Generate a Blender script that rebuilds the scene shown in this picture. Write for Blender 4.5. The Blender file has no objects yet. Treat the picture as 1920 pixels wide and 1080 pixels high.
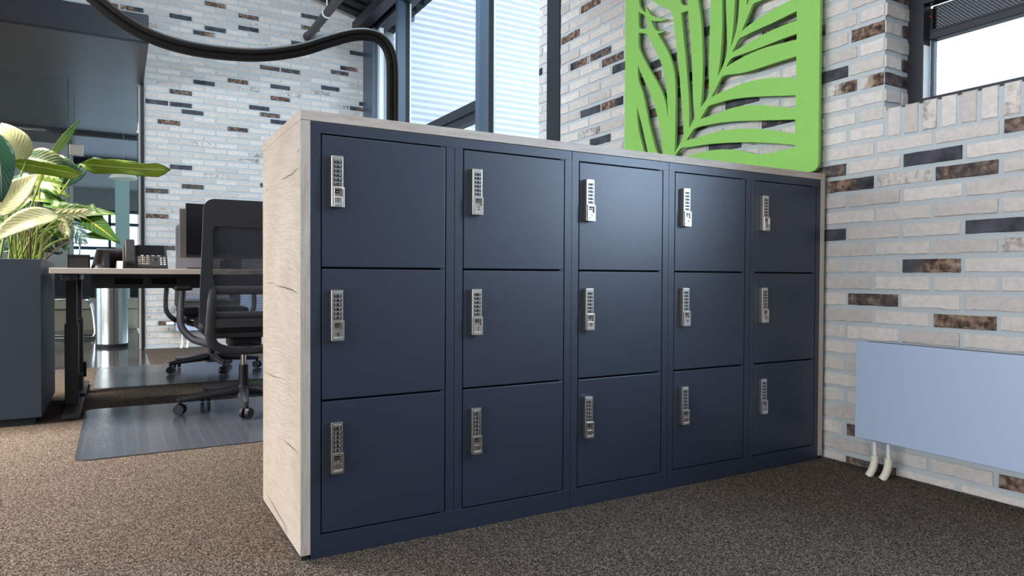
import bpy, bmesh, math, random
from mathutils import Vector, Matrix, noise as mnoise
sc = bpy.context.scene
COL = sc.collection
PI = math.pi
rnd = random.Random(7)

# ------------------------------------------------------------------ camera
F = 1285.6121956
YAW, PITCH, ROLL = 0.521968536, -0.016032564, 0.004767162
CAM = Vector((-0.42234, -1.75534, 0.72206))
fw = Vector((math.sin(YAW)*math.cos(PITCH), math.cos(YAW)*math.cos(PITCH), math.sin(PITCH)))
r0 = Vector((math.cos(YAW), -math.sin(YAW), 0)); u0 = r0.cross(fw)
cr = math.cos(ROLL)*r0 + math.sin(ROLL)*u0
cu = -math.sin(ROLL)*r0 + math.cos(ROLL)*u0
cam = bpy.data.cameras.new('camera'); camo = bpy.data.objects.new('camera', cam); COL.objects.link(camo)
camo.matrix_world = Matrix(((cr.x, cu.x, -fw.x, CAM.x), (cr.y, cu.y, -fw.y, CAM.y), (cr.z, cu.z, -fw.z, CAM.z), (0, 0, 0, 1)))
cam.sensor_width = 36; cam.lens = F/1920*36; cam.clip_start = 0.05; cam.clip_end = 100
sc.camera = camo
def at(x, y, axis, val):
    d = fw*F + cr*(x-960) + cu*(540-y)
    return CAM + d*((val-CAM[axis])/d[axis])
def px_of(p):
    d = Vector(p)-CAM; z = d.dot(fw)
    return (960+F*d.dot(cr)/z, 540-F*d.dot(cu)/z)

# ------------------------------------------------------------------ materials
def new_mat(name):
    m = bpy.data.materials.new(name); m.use_nodes = True
    nt = m.node_tree; nt.nodes.clear()
    out = nt.nodes.new('ShaderNodeOutputMaterial')
    b = nt.nodes.new('ShaderNodeBsdfPrincipled')
    nt.links.new(b.outputs[0], out.inputs[0])
    return m, nt, b, out
def nd(nt, typ, **kw):
    n = nt.nodes.new(typ)
    for k, v in kw.items():
        if k.startswith('i_'):
            key = k[2:]
            n.inputs[int(key) if key.isdigit() else key.replace('_', ' ')].default_value = v
        else: setattr(n, k, v)
    return n
def lk(nt, a, b): nt.links.new(a, b)
def c4(c): return (c[0], c[1], c[2], 1)
def simple(name, col, rough=.5, metal=0, spec=.5, bump=0, bscale=200, var=0, coat=0):
    m, nt, b, out = new_mat(name)
    b.inputs['Base Color'].default_value = c4(col); b.inputs['Roughness'].default_value = rough
    b.inputs['Metallic'].default_value = metal; b.inputs['Specular IOR Level'].default_value = spec
    b.inputs['Coat Weight'].default_value = coat
    if bump or var:
        tc = nd(nt, 'ShaderNodeTexCoord'); n = nd(nt, 'ShaderNodeTexNoise', i_Scale=bscale, i_Detail=3)
        lk(nt, tc.outputs['Object'], n.inputs['Vector'])
        if bump:
            bp = nd(nt, 'ShaderNodeBump', i_Strength=bump, i_Distance=.002)
            lk(nt, n.outputs['Fac'], bp.inputs['Height']); lk(nt, bp.outputs[0], b.inputs['Normal'])
        if var:
            mx = nd(nt, 'ShaderNodeMix', data_type='RGBA')
            mx.inputs[6].default_value = c4([x*(1-var) for x in col]); mx.inputs[7].default_value = c4([min(1, x*(1+var)) for x in col])
            lk(nt, n.outputs['Fac'], mx.inputs[0]); lk(nt, mx.outputs[2], b.inputs['Base Color'])
    return m
def ramp(nt, stops, interp='LINEAR'):
    r = nd(nt, 'ShaderNodeValToRGB'); e = r.color_ramp.elements; r.color_ramp.interpolation = interp
    while len(e) < len(stops): e.new(0.5)
    for i, (p, c) in enumerate(stops):
        e[i].position = p; e[i].color = c4(c) if len(c) == 3 else c
    return r
def math_n(nt, op, a=None, b=None, clamp=False):
    n = nd(nt, 'ShaderNodeMath', operation=op, use_clamp=clamp)
    for i, v in enumerate((a, b)):
        if v is None: continue
        if isinstance(v, (int, float)): n.inputs[i].default_value = v
        else: lk(nt, v, n.inputs[i])
    return n.outputs[0]

M = {}
M['navy'] = simple('powder_coated_navy', (.014, .023, .046), .40, 0, .75, bump=.10, bscale=900)
M['navy_dark'] = simple('gap_shade_and_plinth', (.008, .009, .011), .7)
M['nickel'] = simple('satin_nickel', (.52, .49, .45), .30, 1)
M['nickel_dark'] = simple('satin_nickel_recess', (.38, .34, .30), .35, 1)
M['key_black'] = simple('black_key', (.012, .013, .018), .35)
M['ink_white'] = simple('white_print', (.75, .78, .8), .5)
M['ink_black'] = simple('black_print', (.01, .01, .012), .5)
M['brass_dot'] = simple('brass_contact', (.85, .62, .35), .3, 1)
M['steel_navy'] = simple('dark_painted_steel', (.012, .015, .021), .5, var=.1, bscale=30)
M['frame_blue'] = simple('skylight_tinted_aluminium', (.050, .078, .115), .35, 0, .6)  # blue skylight on the dark frames is put into the paint colour
M['black'] = simple('black_plastic', (.011, .011, .013), .45, 0, .3)
M['black_soft'] = simple('black_upholstery', (.012, .012, .014), .85, bump=.3, bscale=800)
M['chair_plastic'] = simple('charcoal_plastic', (.036, .036, .040), .5)
M['chrome'] = simple('chrome', (.75, .76, .78), .12, 1)
M['hose'] = simple('black_ribbed_hose', (.009, .009, .010), .6, 0, .2)
M['hose_brown'] = simple('black_brown_ribbed_hose', (.015, .013, .012), .55, 0, .25)
M['ceiling_black'] = simple('black_painted_deck', (.006, .0065, .008), .6)
M['soil'] = simple('dark_soil', (.02, .013, .008), .95, bump=.8, bscale=80)
M['planter'] = simple('slate_grey_planter', (.027, .039, .060), .5, var=.12, bscale=6)
M['radiator'] = simple('grey_blue_enamel', (.40, .49, .65), .35, 0, .4)
M['radiator_dark'] = simple('radiator_grille_shadow', (.03, .034, .04), .5)
M['white_plastic'] = simple('white_plastic_pipe', (.72, .74, .76), .35)
M['cream_plastic'] = simple('cream_pipe_sleeve', (.70, .66, .55), .5)
M['pipe_grey'] = simple('grey_painted_pipe', (.045, .04, .042), .45)
M['desk_top'] = simple('beige_laminate', (.58, .50, .43), .4, var=.06, bscale=60)
M['desk_metal'] = simple('black_powder_coat', (.013, .013, .017), .45)
M['felt_grey'] = simple('grey_felt_screen', (.13, .14, .18), .9, bump=.3, bscale=500)
M['screen'] = simple('black_screen', (.004, .004, .005), .22)
M['screen_grey'] = simple('grey_monitor_case', (.09, .085, .082), .45)
M['fascia'] = simple('navy_fascia', (.004, .0055, .009), .55)
M['beige_bench'] = simple('beige_bench', (.32, .27, .19), .6)
M['wall_grey'] = simple('grey_plaster', (.36, .34, .32), .8)
M['mint'] = simple('mint_glass_panel', (.30, .42, .40), .4)
M['lamp_shade'] = simple('cream_lamp_shade', (.80, .74, .60), .45)
M['red'] = simple('red_plastic', (.6, .01, .015), .4)
M['yard'] = simple('yard_paving', (.20, .21, .22), .9, var=.15, bscale=3)
M['twig'] = simple('brown_twig', (.10, .055, .025), .8)
M['plaster_white'] = simple('white_plaster', (.62, .62, .62), .85)

def glass_mat(name, tint=(.95, .98, .98), fac=.1, rough=.02):
    m = bpy.data.materials.new(name); m.use_nodes = True; nt = m.node_tree; nt.nodes.clear()
    out = nd(nt, 'ShaderNodeOutputMaterial'); t = nd(nt, 'ShaderNodeBsdfTransparent'); g = nd(nt, 'ShaderNodeBsdfGlossy')
    t.inputs[0].default_value = c4(tint); g.inputs['Roughness'].default_value = rough
    fr = nd(nt, 'ShaderNodeFresnel', i_IOR=1.10); mx = nd(nt, 'ShaderNodeMixShader'); ge = nd(nt, 'ShaderNodeNewGeometry')
    lk(nt, math_n(nt, 'MULTIPLY', fr.outputs[0], math_n(nt, 'SUBTRACT', 1.0, ge.outputs['Backfacing'])), mx.inputs[0]); lk(nt, t.outputs[0], mx.inputs[1]); lk(nt, g.outputs[0], mx.inputs[2]); lk(nt, mx.outputs[0], out.inputs[0])
    return m
M['glass'] = glass_mat('window_glass')
M['glass_edge'] = simple('green_glass_edge', (.02, .07, .06), .2)

def carpet():
    m, nt, b, out = new_mat('speckled_brown_loop_carpet')
    tc = nd(nt, 'ShaderNodeTexCoord')
    v = nd(nt, 'ShaderNodeTexVoronoi', i_Scale=340.0, i_Randomness=1.0); lk(nt, tc.outputs['Object'], v.inputs['Vector'])
    n = nd(nt, 'ShaderNodeTexNoise', i_Scale=230.0, i_Detail=2.0); lk(nt, tc.outputs['Object'], n.inputs['Vector'])
    s = nd(nt, 'ShaderNodeSeparateColor'); lk(nt, v.outputs['Color'], s.inputs[0])
    a = math_n(nt, 'MULTIPLY', s.outputs[0], .62); c = math_n(nt, 'MULTIPLY', n.outputs['Fac'], .5)
    f = math_n(nt, 'ADD', a, c)
    r = ramp(nt, [(.20, (.008, .006, .006)), (.44, (.045, .035, .029)), (.64, (.105, .084, .068)), (.84, (.27, .225, .185))]); lk(nt, f, r.inputs[0])
    big = nd(nt, 'ShaderNodeTexNoise', i_Scale=1.3, i_Detail=3.0); lk(nt, tc.outputs['Object'], big.inputs['Vector'])
    br = ramp(nt, [(.3, (.88, .88, .88)), (.7, (1.0, 1.0, 1.0))]); lk(nt, big.outputs['Fac'], br.inputs[0])
    mx = nd(nt, 'ShaderNodeMix', data_type='RGBA', blend_type='MULTIPLY'); mx.inputs[0].default_value = 1
    lk(nt, r.outputs[0], mx.inputs[6]); lk(nt, br.outputs[0], mx.inputs[7]); lk(nt, mx.outputs[2], b.inputs['Base Color'])
    b.inputs['Roughness'].default_value = .95; b.inputs['Specular IOR Level'].default_value = .1
    bp = nd(nt, 'ShaderNodeBump', i_Strength=.9, i_Distance=.004); lk(nt, f, bp.inputs['Height']); lk(nt, bp.outputs[0], b.inputs['Normal'])
    return m
M['carpet'] = carpet()

def brick_mat():
    m, nt, b, out = new_mat('cream_handmade_brick')
    tc = nd(nt, 'ShaderNodeTexCoord')
    at_ = nd(nt, 'ShaderNodeAttribute', attribute_name='brick'); s = nd(nt, 'ShaderNodeSeparateColor'); lk(nt, at_.outputs['Color'], s.inputs[0])
    R, G, B = s.outputs
    n1 = nd(nt, 'ShaderNodeTexNoise', i_Scale=38.0, i_Detail=6.0, i_Roughness=.65); lk(nt, tc.outputs['Object'], n1.inputs['Vector'])
    n2 = nd(nt, 'ShaderNodeTexNoise', i_Scale=14.0, i_Detail=4.0); lk(nt, tc.outputs['Object'], n2.inputs['Vector'])
    n3 = nd(nt, 'ShaderNodeTexNoise', i_Scale=160.0, i_Detail=4.0); lk(nt, tc.outputs['Object'], n3.inputs['Vector'])
    cream = ramp(nt, [(0, (.54, .50, .465)), (.5, (.62, .58, .54)), (1, (.70, .655, .61))]); lk(nt, B, cream.inputs[0])
    grain = ramp(nt, [(.3, (.84, .83, .82)), (.6, (1.0, 1.0, 1.0))]); lk(nt, n1.outputs['Fac'], grain.inputs[0])
    mx0 = nd(nt, 'ShaderNodeMix', data_type='RGBA', blend_type='MULTIPLY'); mx0.inputs[0].default_value = 1
    lk(nt, cream.outputs[0], mx0.inputs[6]); lk(nt, grain.outputs[0], mx0.inputs[7])
    # burnt / brown patches
    brown = ramp(nt, [(.34, (.040, .028, .026)), (.48, (.125, .082, .062)), (.66, (.34, .235, .165))]); n5 = nd(nt, 'ShaderNodeTexNoise', i_Scale=47.0, i_Detail=4.0, noise_dimensions='4D', i_W=3.7); lk(nt, tc.outputs['Object'], n5.inputs['Vector']); lk(nt, n5.outputs['Fac'], brown.inputs[0])
    coal = ramp(nt, [(.3, (.030, .031, .037)), (.7, (.105, .108, .125))]); lk(nt, n2.outputs['Fac'], coal.inputs[0])
    gg = math_n(nt, 'SUBTRACT', math_n(nt, 'ADD', math_n(nt, 'MULTIPLY', G, 1.9), n2.outputs['Fac']), .95)
    gg = math_n(nt, 'MULTIPLY', gg, 2.2, True)
    dk = nd(nt, 'ShaderNodeMix', data_type='RGBA'); lk(nt, gg, dk.inputs[0]); lk(nt, coal.outputs[0], dk.inputs[6]); lk(nt, brown.outputs[0], dk.inputs[7])
    # coverage: R*1.35 - noise
    cov = math_n(nt, 'SUBTRACT', math_n(nt, 'MULTIPLY', R, 1.45), math_n(nt, 'ADD', math_n(nt, 'MULTIPLY', n1.outputs['Fac'], .75), math_n(nt, 'MULTIPLY', n2.outputs['Fac'], .35)))
    cov = math_n(nt, 'MULTIPLY', math_n(nt, 'ADD', cov, .08), 3.4, True)
    mx = nd(nt, 'ShaderNodeMix', data_type='RGBA'); lk(nt, cov, mx.inputs[0]); lk(nt, mx0.outputs[2], mx.inputs[6]); lk(nt, dk.outputs[2], mx.inputs[7])
    lk(nt, mx.outputs[2], b.inputs['Base Color'])
    b.inputs['Roughness'].default_value = .9; b.inputs['Specular IOR Level'].default_value = .2
    mpc = nd(nt, 'ShaderNodeMapping'); mpc.inputs['Scale'].default_value = (1, 1, 1.9); lk(nt, tc.outputs['Object'], mpc.inputs['Vector'])
    n4 = nd(nt, 'ShaderNodeTexNoise', i_Scale=26.0, i_Detail=3.0, i_Distortion=2.2); lk(nt, mpc.outputs[0], n4.inputs['Vector'])
    cr_ = math_n(nt, 'MULTIPLY', math_n(nt, 'ABSOLUTE', math_n(nt, 'SUBTRACT', n4.outputs['Fac'], .5)), 9.0, True)
    h = math_n(nt, 'ADD', n1.outputs['Fac'], math_n(nt, 'ADD', math_n(nt, 'MULTIPLY', n3.outputs['Fac'], .35), math_n(nt, 'MULTIPLY', cr_, .12)))
    bp = nd(nt, 'ShaderNodeBump', i_Strength=.6, i_Distance=.005); lk(nt, h, bp.inputs['Height']); lk(nt, bp.outputs[0], b.inputs['Normal'])
    return m
M['brick'] = brick_mat()
M['mortar'] = simple('pale_blue_grey_mortar', (.46, .50, .52), .95, 0, .1, bump=.7, bscale=220, var=.10)

def wood(name, axis, cols, scale=1.0, warp_amt=.16):
    # axis: index of the grain direction in object space
    m, nt, b, out = new_mat(name)
    tc = nd(nt, 'ShaderNodeTexCoord'); mp = nd(nt, 'ShaderNodeMapping')
    sc_ = [34.0*scale]*3; sc_[axis] = 2.6*scale
    mp.inputs['Scale'].default_value = sc_
    warp = nd(nt, 'ShaderNodeTexNoise', i_Scale=2.6, i_Detail=2.0); lk(nt, tc.outputs['Object'], warp.inputs['Vector'])
    wv = nd(nt, 'ShaderNodeVectorMath', operation='SCALE'); wv.inputs['Scale'].default_value = warp_amt; lk(nt, warp.outputs['Color'], wv.inputs[0])
    ad = nd(nt, 'ShaderNodeVectorMath', operation='ADD'); lk(nt, tc.outputs['Object'], ad.inputs[0]); lk(nt, wv.outputs[0], ad.inputs[1])
    lk(nt, ad.outputs[0], mp.inputs['Vector'])
    n = nd(nt, 'ShaderNodeTexNoise', i_Scale=1.0, i_Detail=5.0, i_Roughness=.6); lk(nt, mp.outputs[0], n.inputs['Vector'])
    n2 = nd(nt, 'ShaderNodeTexNoise', i_Scale=5.0, i_Detail=3.0, i_Roughness=.7); lk(nt, mp.outputs[0], n2.inputs['Vector'])
    f = math_n(nt, 'ADD', math_n(nt, 'MULTIPLY', n.outputs['Fac'], .65), math_n(nt, 'MULTIPLY', n2.outputs['Fac'], .35))
    r = ramp(nt, [(.34, cols[0]), (.5, cols[1]), (.66, cols[2])]); lk(nt, f, r.inputs[0])
    col = r.outputs[0]
    lk(nt, col, b.inputs['Base Color']); b.inputs['Roughness'].default_value = .5; b.inputs['Specular IOR Level'].default_value = .3
    bp = nd(nt, 'ShaderNodeBump', i_Strength=.25, i_Distance=.001); lk(nt, f, bp.inputs['Height']); lk(nt, bp.outputs[0], b.inputs['Normal'])
    return m
OAK = [(.365, .303, .246), (.455, .395, .336), (.50, .442, .386)]
OAKE = [(.37, .318, .272), (.48, .42, .368), (.56, .50, .45)]
def oak_board():
    m, nt, b, out = new_mat('light_oak_side')
    tc = nd(nt, 'ShaderNodeTexCoord')
    warp = nd(nt, 'ShaderNodeTexNoise', i_Scale=2.3, i_Detail=1.5); lk(nt, tc.outputs['Object'], warp.inputs['Vector'])
    wv = nd(nt, 'ShaderNodeVectorMath', operation='SCALE'); wv.inputs['Scale'].default_value = .17; lk(nt, warp.outputs['Color'], wv.inputs[0])
    ad = nd(nt, 'ShaderNodeVectorMath', operation='ADD'); lk(nt, tc.outputs['Object'], ad.inputs[0]); lk(nt, wv.outputs[0], ad.inputs[1])
    wa = nd(nt, 'ShaderNodeTexWave', wave_type='BANDS', bands_direction='Z', i_Scale=34.0, i_Distortion=3.2, i_Detail=3.0); wa.inputs['Detail Scale'].default_value = 2.0; lk(nt, ad.outputs[0], wa.inputs['Vector'])
    mp = nd(nt, 'ShaderNodeMapping'); mp.inputs['Scale'].default_value = (60, 7, 190); lk(nt, ad.outputs[0], mp.inputs['Vector'])
    n2 = nd(nt, 'ShaderNodeTexNoise', i_Scale=1.0, i_Detail=4.0, i_Roughness=.65); lk(nt, mp.outputs[0], n2.inputs['Vector'])
    n3 = nd(nt, 'ShaderNodeTexNoise', i_Scale=5.0, i_Detail=2.0); lk(nt, ad.outputs[0], n3.inputs['Vector'])
    f = math_n(nt, 'ADD', math_n(nt, 'MULTIPLY', wa.outputs['Fac'], .055), math_n(nt, 'ADD', math_n(nt, 'MULTIPLY', n2.outputs['Fac'], .55), math_n(nt, 'MULTIPLY', n3.outputs['Fac'], .30)))
    r = ramp(nt, [(.36, OAK[0]), (.52, OAK[1]), (.68, OAK[2])]); lk(nt, f, r.inputs[0])
    lk(nt, r.outputs[0], b.inputs['Base Color']); b.inputs['Roughness'].default_value = .5; b.inputs['Specular IOR Level'].default_value = .3
    bp = nd(nt, 'ShaderNodeBump', i_Strength=.3, i_Distance=.001); lk(nt, f, bp.inputs['Height']); lk(nt, bp.outputs[0], b.inputs['Normal'])
    return m
M['oak_side'] = oak_board()
M['oak_edge_v'] = wood('light_oak_vertical_edge', 2, OAKE, scale=4, warp_amt=.008)
M['oak_edge_h'] = wood('light_oak_horizontal_edge', 0, OAKE, scale=4, warp_amt=.008)
M['crack'] = simple('dark_oak_crack', (.10, .060, .040), .8)

def felt():
    m, nt, b, out = new_mat('apple_green_felt')
    tc = nd(nt, 'ShaderNodeTexCoord'); n = nd(nt, 'ShaderNodeTexNoise', i_Scale=240.0, i_Detail=4.0, i_Roughness=.7); lk(nt, tc.outputs['Object'], n.inputs['Vector'])
    r = ramp(nt, [(.3, (.235, .49, .085)), (.55, (.275, .56, .145)), (.75, (.34, .59, .165))]); lk(nt, n.outputs['Fac'], r.inputs[0])
    lk(nt, r.outputs[0], b.inputs['Base Color']); b.inputs['Roughness'].default_value = .95; b.inputs['Specular IOR Level'].default_value = .1
    bp = nd(nt, 'ShaderNodeBump', i_Strength=.35, i_Distance=.002); lk(nt, n.outputs['Fac'], bp.inputs['Height']); lk(nt, bp.outputs[0], b.inputs['Normal'])
    return m
M['felt'] = felt()

def brushed(name, col, rough, metal, vec, lo, hi):
    m, nt, b, out = new_mat(name)
    tc = nd(nt, 'ShaderNodeTexCoord'); mp = nd(nt, 'ShaderNodeMapping'); mp.inputs['Scale'].default_value = vec
    lk(nt, tc.outputs['Object'], mp.inputs['Vector'])
    n = nd(nt, 'ShaderNodeTexNoise', i_Scale=1.0, i_Detail=4.0, i_Roughness=.6); lk(nt, mp.outputs[0], n.inputs['Vector'])
    r = ramp(nt, [(.3, [c*lo for c in col]), (.7, [c*hi for c in col])]); lk(nt, n.outputs['Fac'], r.inputs[0])
    lk(nt, r.outputs[0], b.inputs['Base Color']); b.inputs['Metallic'].default_value = metal
    rr = math_n(nt, 'ADD', math_n(nt, 'MULTIPLY', n.outputs['Fac'], .2), rough-.1); lk(nt, rr, b.inputs['Roughness'])
    bp = nd(nt, 'ShaderNodeBump', i_Strength=.15, i_Distance=.002); lk(nt, n.outputs['Fac'], bp.inputs['Height']); lk(nt, bp.outputs[0], b.inputs['Normal'])
    return m
M['soffit'] = brushed('brushed_grey_soffit', (.090, .080, .074), .42, .25, (.6, 30, 30), .8, 1.12)
M['steel_bin'] = brushed('brushed_stainless', (.62, .58, .53), .22, 1, (30, 30, .5), .92, 1.05)
M['polished'] = brushed('polished_grey_tile', (.060, .058, .060), .10, 0, (2, 2, 2), .85, 1.1)

def corrugated():
    m, nt, b, out = new_mat('white_corrugated_cladding')
    b.inputs['Base Color'].default_value = (.78, .80, .83, 1); b.inputs['Roughness'].default_value = .6; b.inputs['Specular IOR Level'].default_value = .3
    return m
M['cladding'] = corrugated()

def chairmat():
    m = bpy.data.materials.new('clear_polycarbonate_mat'); m.use_nodes = True; nt = m.node_tree; nt.nodes.clear()
    out = nd(nt, 'ShaderNodeOutputMaterial'); t = nd(nt, 'ShaderNodeBsdfTransparent'); t.inputs[0].default_value = (.74, .77, .82, 1)
    p = nd(nt, 'ShaderNodeBsdfPrincipled'); p.inputs['Base Color'].default_value = (.20, .215, .245, 1); p.inputs['Roughness'].default_value = .20
    p.inputs['Specular IOR Level'].default_value = .7
    tc = nd(nt, 'ShaderNodeTexCoord')
    mpm = nd(nt, 'ShaderNodeMapping'); mpm.inputs['Scale'].default_value = (20, 62, 1); lk(nt, tc.outputs['Object'], mpm.inputs['Vector'])
    v = nd(nt, 'ShaderNodeTexVoronoi', voronoi_dimensions='2D', i_Scale=1.0, i_Randomness=0.0); lk(nt, mpm.outputs[0], v.inputs['Vector'])
    d = math_n(nt, 'LESS_THAN', v.outputs['Distance'], .085)
    mixc = nd(nt, 'ShaderNodeMix', data_type='RGBA'); mixc.inputs[6].default_value = (.075, .085, .105, 1); mixc.inputs[7].default_value = (.22, .24, .28, 1)
    lk(nt, d, mixc.inputs[0]); lk(nt, mixc.outputs[2], p.inputs['Base Color'])
    n = nd(nt, 'ShaderNodeTexNoise', i_Scale=60.0, i_Detail=2.0); lk(nt, tc.outputs['Object'], n.inputs['Vector'])
    bp = nd(nt, 'ShaderNodeBump', i_Strength=.12, i_Distance=.002); lk(nt, n.outputs['Fac'], bp.inputs['Height']); lk(nt, bp.outputs[0], p.inputs['Normal'])
    mx = nd(nt, 'ShaderNodeMixShader'); mx.inputs[0].default_value = .58
    lk(nt, t.outputs[0], mx.inputs[1]); lk(nt, p.outputs[0], mx.inputs[2]); lk(nt, mx.outputs[0], out.inputs[0])
    return m
M['mat'] = chairmat()

def mesh_fabric():
    m = bpy.data.materials.new('charcoal_mesh_fabric'); m.use_nodes = True; nt = m.node_tree; nt.nodes.clear()
    out = nd(nt, 'ShaderNodeOutputMaterial'); t = nd(nt, 'ShaderNodeBsdfTransparent')
    p = nd(nt, 'ShaderNodeBsdfPrincipled'); p.inputs['Base Color'].default_value = (.040, .044, .058, 1); p.inputs['Roughness'].default_value = .7
    tc = nd(nt, 'ShaderNodeTexCoord'); mp = nd(nt, 'ShaderNodeMapping'); mp.inputs['Scale'].default_value = (18, 18, 260)
    lk(nt, tc.outputs['Object'], mp.inputs['Vector'])
    n = nd(nt, 'ShaderNodeTexNoise', i_Scale=1.0, i_Detail=2.0); lk(nt, mp.outputs[0], n.inputs['Vector'])
    f = math_n(nt, 'ADD', math_n(nt, 'MULTIPLY', n.outputs['Fac'], .7), .33, True)
    mx = nd(nt, 'ShaderNodeMixShader'); lk(nt, f, mx.inputs[0]); lk(nt, t.outputs[0], mx.inputs[1]); lk(nt, p.outputs[0], mx.inputs[2]); lk(nt, mx.outputs[0], out.inputs[0])
    return m
M['mesh'] = mesh_fabric()

def leaf_mat(name, ca, cb, pattern, scale=1.0, rough=.35, trans=.25, vein=(.5, .5, .3)):
    # pattern: 'plain' | 'cream' | 'vein'; uses uv: u across (0..1), v along
    m, nt, b, out = new_mat(name)
    uv = nd(nt, 'ShaderNodeUVMap', uv_map='UVMap'); sp = nd(nt, 'ShaderNodeSeparateXYZ'); lk(nt, uv.outputs[0], sp.inputs[0])
    au = math_n(nt, 'ABSOLUTE', math_n(nt, 'SUBTRACT', sp.outputs[0], .5))       # 0 midrib .. .5 edge
    tc = nd(nt, 'ShaderNodeTexCoord'); n = nd(nt, 'ShaderNodeTexNoise', i_Scale=9.0*scale, i_Detail=3.0); lk(nt, tc.outputs['Object'], n.inputs['Vector'])
    # side veins: v - |u|
    vv = math_n(nt, 'SUBTRACT', math_n(nt, 'MULTIPLY', sp.outputs[1], 11.0), math_n(nt, 'MULTIPLY', au, 6.0))
    fr = math_n(nt, 'ABSOLUTE', math_n(nt, 'SUBTRACT', math_n(nt, 'FRACT', vv), .5))
    mx = nd(nt, 'ShaderNodeMix', data_type='RGBA'); mx.inputs[6].default_value = c4(ca); mx.inputs[7].default_value = c4(cb)
    if pattern == 'cream':
        k = math_n(nt, 'ADD', math_n(nt, 'MULTIPLY', fr, .55), math_n(nt, 'MULTIPLY', n.outputs['Fac'], 1.2))
        k = math_n(nt, 'MULTIPLY', math_n(nt, 'SUBTRACT', k, .74), 2.6, True)
        lk(nt, k, mx.inputs[0])
    elif pattern == 'vein':
        a = math_n(nt, 'LESS_THAN', au, .035); c = math_n(nt, 'LESS_THAN', fr, .035)
        lk(nt, math_n(nt, 'MAXIMUM', a, math_n(nt, 'MULTIPLY', c, .75)), mx.inputs[0])
    else:
        lk(nt, math_n(nt, 'MULTIPLY', math_n(nt, 'SUBTRACT', n.outputs['Fac'], .35), 1.6, True), mx.inputs[0])
    mid = nd(nt, 'ShaderNodeMix', data_type='RGBA'); lk(nt, mx.outputs[2], mid.inputs[6]); mid.inputs[7].default_value = c4(vein)
    lk(nt, math_n(nt, 'LESS_THAN', au, .018), mid.inputs[0])
    lk(nt, mid.outputs[2], b.inputs['Base Color']); b.inputs['Roughness'].default_value = rough
    bp = nd(nt, 'ShaderNodeBump', i_Strength=.35, i_Distance=.004); lk(nt, fr, bp.inputs['Height']); lk(nt, bp.outputs[0], b.inputs['Normal'])
    tr = nd(nt, 'ShaderNodeBsdfTranslucent'); lk(nt, mid.outputs[2], tr.inputs[0]); ms = nd(nt, 'ShaderNodeMixShader'); ms.inputs[0].default_value = trans
    lk(nt, b.outputs[0], ms.inputs[1]); lk(nt, tr.outputs[0], ms.inputs[2]); lk(nt, ms.outputs[0], out.inputs[0])
    return m
M['leaf_cream'] = leaf_mat('cream_variegated_leaf', (.55, .53, .29), (.22, .31, .06), 'cream')
M['leaf_green_cream'] = leaf_mat('green_leaf_with_cream', (.028, .085, .045), (.46, .48, .20), 'cream')
M['leaf_dark'] = leaf_mat('dark_green_leaf', (.012, .06, .035), (.03, .13, .05), 'plain', trans=.1)
M['leaf_olive'] = leaf_mat('olive_green_leaf', (.12, .20, .008), (.20, .27, .015), 'plain', trans=.3)
M['leaf_lime'] = leaf_mat('lime_green_leaf', (.07, .17, .015), (.22, .30, .05), 'plain')
M['leaf_vein'] = leaf_mat('green_leaf_with_yellow_veins', (.035, .145, .012), (.50, .52, .03), 'vein', vein=(.55, .55, .05))
M['leaf_blue'] = leaf_mat('blue_green_leaf', (.045, .13, .12), (.08, .18, .16), 'plain', trans=.15)
M['stem_green'] = simple('yellow_green_stem', (.16, .22, .03), .5, var=.4, bscale=9)

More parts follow.
